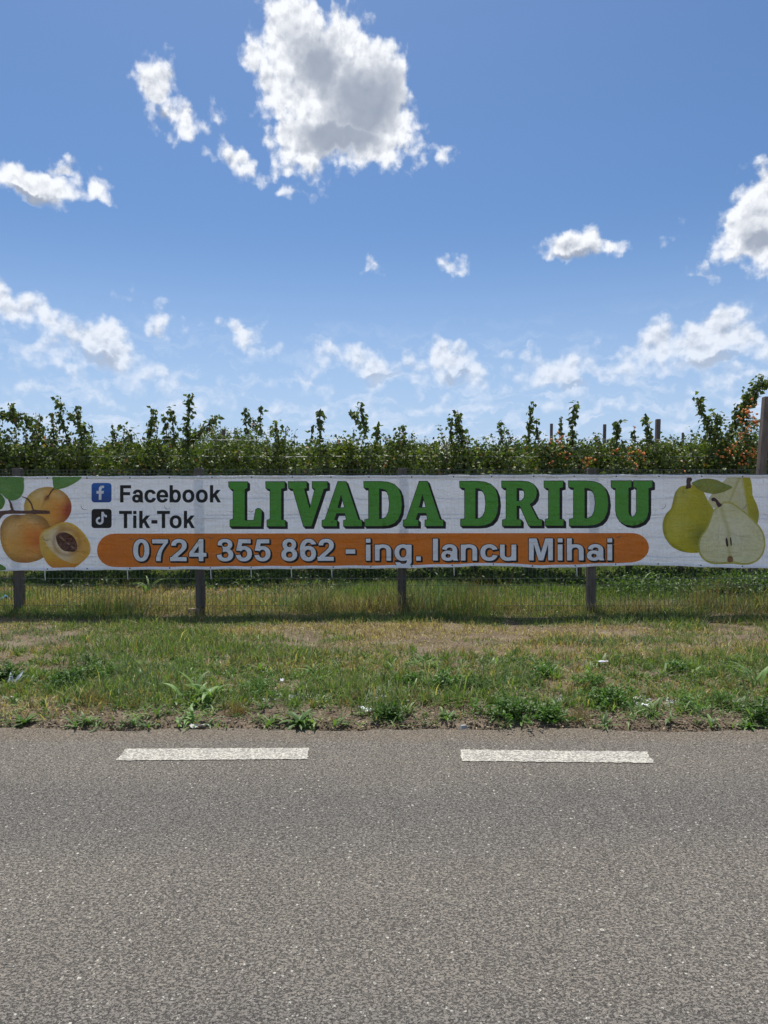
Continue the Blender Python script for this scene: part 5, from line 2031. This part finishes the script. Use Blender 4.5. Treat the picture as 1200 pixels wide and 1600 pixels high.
cover('orchard_undergrowth', 2600, fx2, 17, ((0.035, .065, .018), (0.085, .14, .035)), .20, .06)
def fx4(n, rng):
    c = np.array([at(p, 900, 11.2)[0] for p in (1140, 1165, 1190, 1215, 980, 1045)])
    return c[rng.integers(len(c), size=n)] + rng.normal(0, .16, n), 11.1 + rng.normal(0, .22, n)


cover('orchard_weeds', 700, fx4, 37, ((0.045, .085, .02), (0.10, .17, .04)), .30, .05)
for px, py, s_, lab in ((1000, 932, .62, 'pale arching plant just beyond the fence beneath the last big letter'), (232, 928, .5, 'pale arching grass clump beyond the fence beneath the orange strip')):
    x, y = on_ground(px, py)
    o = link('weed', weed_mesh('arching', s_, px, LG))
    o.location = (x, y, 0)
    tag(o, lab, 'weed')

# ================================================================== stones, dead leaves, litter
def stones(name, X, Y_, S_, C_, seed, sink=.3, mat=None, zfun=ground_z):
    rng = np.random.default_rng(seed)
    bm = bmesh.new()
    bmesh.ops.create_icosphere(bm, subdivisions=1, radius=1)
    sv_ = np.array([tuple(v.co) for v in bm.verts])
    sf_ = np.array([[v.index for v in f.verts] for f in bm.faces])
    bm.free()
    n = len(X)
    a = rng.uniform(0, 6.283, n)
    V = sv_[None] * rng.uniform(.7, 1.25, (n, len(sv_), 1))
    V = V * (S_[:, None] * rng.uniform(.6, 1.3, (n, 3)) * np.array([1, .8, .5]))[:, None, :]
    ca, sa = np.cos(a)[:, None], np.sin(a)[:, None]
    V = np.stack([V[:, :, 0] * ca - V[:, :, 1] * sa, V[:, :, 0] * sa + V[:, :, 1] * ca, V[:, :, 2]], -1)
    Z = zfun(X, Y_) + S_ * (.5 - sink)
    V = V + np.stack([X, Y_, Z], -1)[:, None, :]
    T = sf_[None] + (np.arange(n) * len(sv_))[:, None, None]
    C = np.repeat(C_[:, None, :], len(sv_), 1)
    o = link(name, mesh_np(name, V.reshape(-1, 3), tris=T.reshape(-1, 3), colors=C.reshape(-1, 3)), None, mat or M_STONE)
    tag(o, kind='stuff')
    return o


rng = np.random.default_rng(77)
# pale crushed stone showing in a line through the front of the verge
XS, YS, SS = [], [], []
for px0, px1, py, cnt in ((270, 330, 1096, 60), (385, 520, 1095, 330), (520, 640, 1096, 90), (680, 760, 1092, 120), (860, 960, 1096, 110), (985, 1015, 1096, 50), (1040, 1118, 1096, 230), (0, 30, 1095, 30), (560, 575, 1115, 20)):
    m2 = cnt
    qx = rng.uniform(px0, px1, m2)
    qy = py + rng.normal(0, 3.0, m2)
    pts = np.array([on_ground(a, b) for a, b in zip(qx, qy)])
    XS.append(pts[:, 0]); YS.append(pts[:, 1]); SS.append(rng.uniform(.006, .019, m2))
XS, YS, SS = map(np.concatenate, (XS, YS, SS))
stones('crushed_stone', XS, YS, SS, lerp3(rng.random(len(XS)), (0.30, .31, .31), (0.66, .65, .62)), 3)
# soil crumbs and grit along the asphalt edge, thinning out over the road
n = 9000
x = rng.uniform(-5.2, 5.2, n)
y = ROAD_EDGE + .02 + np.abs(rng.normal(0, .25, n))
stones('soil_crumbs', x, y, rng.uniform(.003, .011, n) , lerp3(rng.random(n), (0.10, .075, .05), (0.33, .27, .20)), 4)
n = 5200
x = rng.uniform(-5.2, 5.2, n)
y = ROAD_EDGE + .02 - np.abs(rng.normal(0, .14, n))
stones('road_grit', x, y, rng.uniform(.002, .0055, n), lerp3(rng.random(n), (0.16, .125, .09), (0.42, .36, .28)), 5, zfun=lambda a, b: a * 0)
n = 2600
y = 1.2 + 3.6 * rng.random(n)
x = rng.uniform(-1, 1, n) * (y * .56 + .3)
stones('loose_chippings', x, y, rng.uniform(.0018, .0044, n), lerp3(rng.random(n), (0.13, .12, .11), (0.60, .57, .50)), 6, zfun=lambda a, b: a * 0)


# dead leaves, husks and twigs on the soil strip
n = 4200
x = rng.uniform(-5.2, 5.2, n)
y = ROAD_EDGE + .03 + np.abs(rng.normal(.14, .24, n))
z = np.maximum(ground_z(x, y), 0) + rng.uniform(.002, .014, n)
D = rng.normal(0, 1, (n, 3)) * np.array([1, 1, .25])
L_ = rng.uniform(.008, .040, n)
cdry = lerp3(rng.random(n), (0.17, .115, .07), (0.50, .42, .30))
v, t, cc = leaf_mesh_arrays(np.stack([x, y, z], -1), D, rng.normal(0, .45, (n, 3)) + np.array([0, 0, 1.]), L_, L_ * rng.uniform(.12, .5, n), cdry)
o = link('dead_leaves', mesh_np('dead_leaves', v, tris=t, colors=cc), None, M_DRY)
tag(o, kind='stuff')
mb = MB()
rr = random.Random(12)
for k in range(130):
    x, y = rr.uniform(-4.6, 4.6), ROAD_EDGE + .04 + abs(rr.gauss(0.05, .2))
    a, L_ = rr.uniform(-.9, .9), rr.uniform(.04, .16)
    z = max(float(ground_z(x, y)), 0) + .008
    pts = [(x + math.cos(a) * L_ * t_, y + math.sin(a) * L_ * t_ + rr.uniform(-.006, .006), z + rr.uniform(0, .010)) for t_ in (-.5, -.1, .3, .5)]
    mb.tube(pts, rr.uniform(.0012, .003), 4)
o = mb.build('twigs', m_flat('twig', (0.30, 0.23, 0.16), .9, .1, 30, .4))
tag(o, kind='stuff')


def crumple(name, px, py, w, d, h, seed, mat, label, cat='litter', zoff=0.0, n=9, Y=None, rz=0.0):
    """a crumpled scrap of sheet"""
    rng = np.random.default_rng(seed)
    x, y = on_ground(px, py)
    z = max(float(ground_z(x, y)), 0) + zoff
    u, v = np.meshgrid(np.linspace(-.5, .5, n), np.linspace(-.5, .5, n))
    hh = (fbm(u * 3.2 + seed, v * 3.2, seed, 2) - .28) * h * 1.9
    hh = np.maximum(hh, .001) + rng.uniform(0, h * .06, u.shape)
    k = 1 + .35 * (vnoise(u * 4 + seed, v * 4, seed + 3) - .5)
    X_, Y2 = u * w * k, v * d * k
    V = np.stack([X_, Y2, hh], -1).reshape(-1, 3)
    i0 = (np.arange(n - 1)[:, None] * n + np.arange(n - 1)[None]).ravel()
    me = mesh_np(name, V, quads=np.stack([i0, i0 + 1, i0 + n + 1, i0 + n], -1))
    o = link(name, me, None, mat)
    o.location = (x, y, z)
    o.rotation_euler = (0, 0, rz)
    sol = o.modifiers.new('thickness', 'SOLIDIFY')
    sol.thickness = .0012
    tag(o, label, cat)
    return o


M_PAPER = m_flat('white_scrap', (0.78, 0.78, 0.80), .6, .3, 30, .06)
M_BLUEP = m_flat('blue_plastic', (0.05, 0.22, 0.42), .35, .5, 20, .2)
# white scrap folded into two wings
sx0, sy0 = on_ground(22, 1070)
sz0 = float(ground_z(sx0, sy0)) + .02
vv = [(-.055, 0, .0), (-.045, .03, .075), (-.018, .01, .055), (-.004, 0, .004), (.004, -.004, .006), (.030, .006, .055), (.072, .02, .092), (.060, -.006, .050), (.024, -.012, .010), (-.03, -.02, .004)]
ff = [(0, 9, 3, 2, 1), (3, 9, 8, 4), (4, 8, 7, 6, 5)]
me = bpy.data.meshes.new('crumpled_scrap')
me.from_pydata(vv, [], ff)
o = link('crumpled_scrap', me, None, M_PAPER)
o.location = (sx0, sy0, sz0)
o.modifiers.new('thickness', 'SOLIDIFY').thickness = .002
tag(o, 'white scrap folded into two raised wings in the grass beneath the printed apricots', 'litter')
crumple('plastic_scrap', 942, 1052, .085, .035, .014, 4, M_PAPER, 'flat white scrap caught on the grass tops beneath the end of the orange strip', zoff=.055)
crumple('paper_scrap', 571, 1117, .085, .05, .045, 9, M_PAPER, 'crumpled white scrap at the soil edge between the two painted dashes', zoff=.004, rz=-.6)
crumple('paper_scrap', 312, 1137, .14, .05, .022, 14, m_flat('dusty_scrap', (0.55, .53, .50), .8, .2, 40, .2), 'dusty pale scrap lying at the asphalt edge above the left painted dash', zoff=.004, rz=.2)
crumple('paper_scrap', 1004, 1108, .10, .05, .03, 21, M_PAPER, 'torn white scrap on bare soil above the far end of the right dash', zoff=.004, rz=-.3)
crumple('plastic_scrap', 993, 1097, .06, .03, .03, 23, m_flat('cream_scrap', (0.68, .62, .50), .8, .2, 40, .1), 'small cream scrap just behind the torn white scrap', zoff=.006, rz=.3)
crumple('paper_scrap', 441, 1076, .03, .03, .02, 29, M_PAPER, 'tiny white scrap in the grass above the right end of the left dash', zoff=.04)
crumple('plastic_scrap', 8, 945, .13, .09, .11, 31, M_BLUEP, 'crumpled blue plastic at the foot of the fence post nearest the printed apricots', zoff=.03)
x, y = on_ground(724, 1138)
mb = MB()
mb.box((0, 0, .012), (.052, .036, .022), .4, (.7, .6))
o = mb.build('flat_stone', m_flat('grey_stone', (0.30, .31, .29), .9, .2, 40, .2))
o.location = (x, y, -.001)
tag(o, 'flat grey stone lying on the dusty road edge above the right painted dash', 'stone')
x, y = on_ground(314, 953)
mb = MB()
mb.box((0, 0, .03), (.15, .10, .06), .2, (.8, .8))
o = mb.build('brown_stone', m_flat('brown_stone', (0.24, .19, .14), .9, .2, 30, .25))
o.location = (x, FENCE_Y - .07, float(ground_z(x, y)))
tag(o, 'rough brown stone at the foot of the fence post beneath the black text', 'stone')
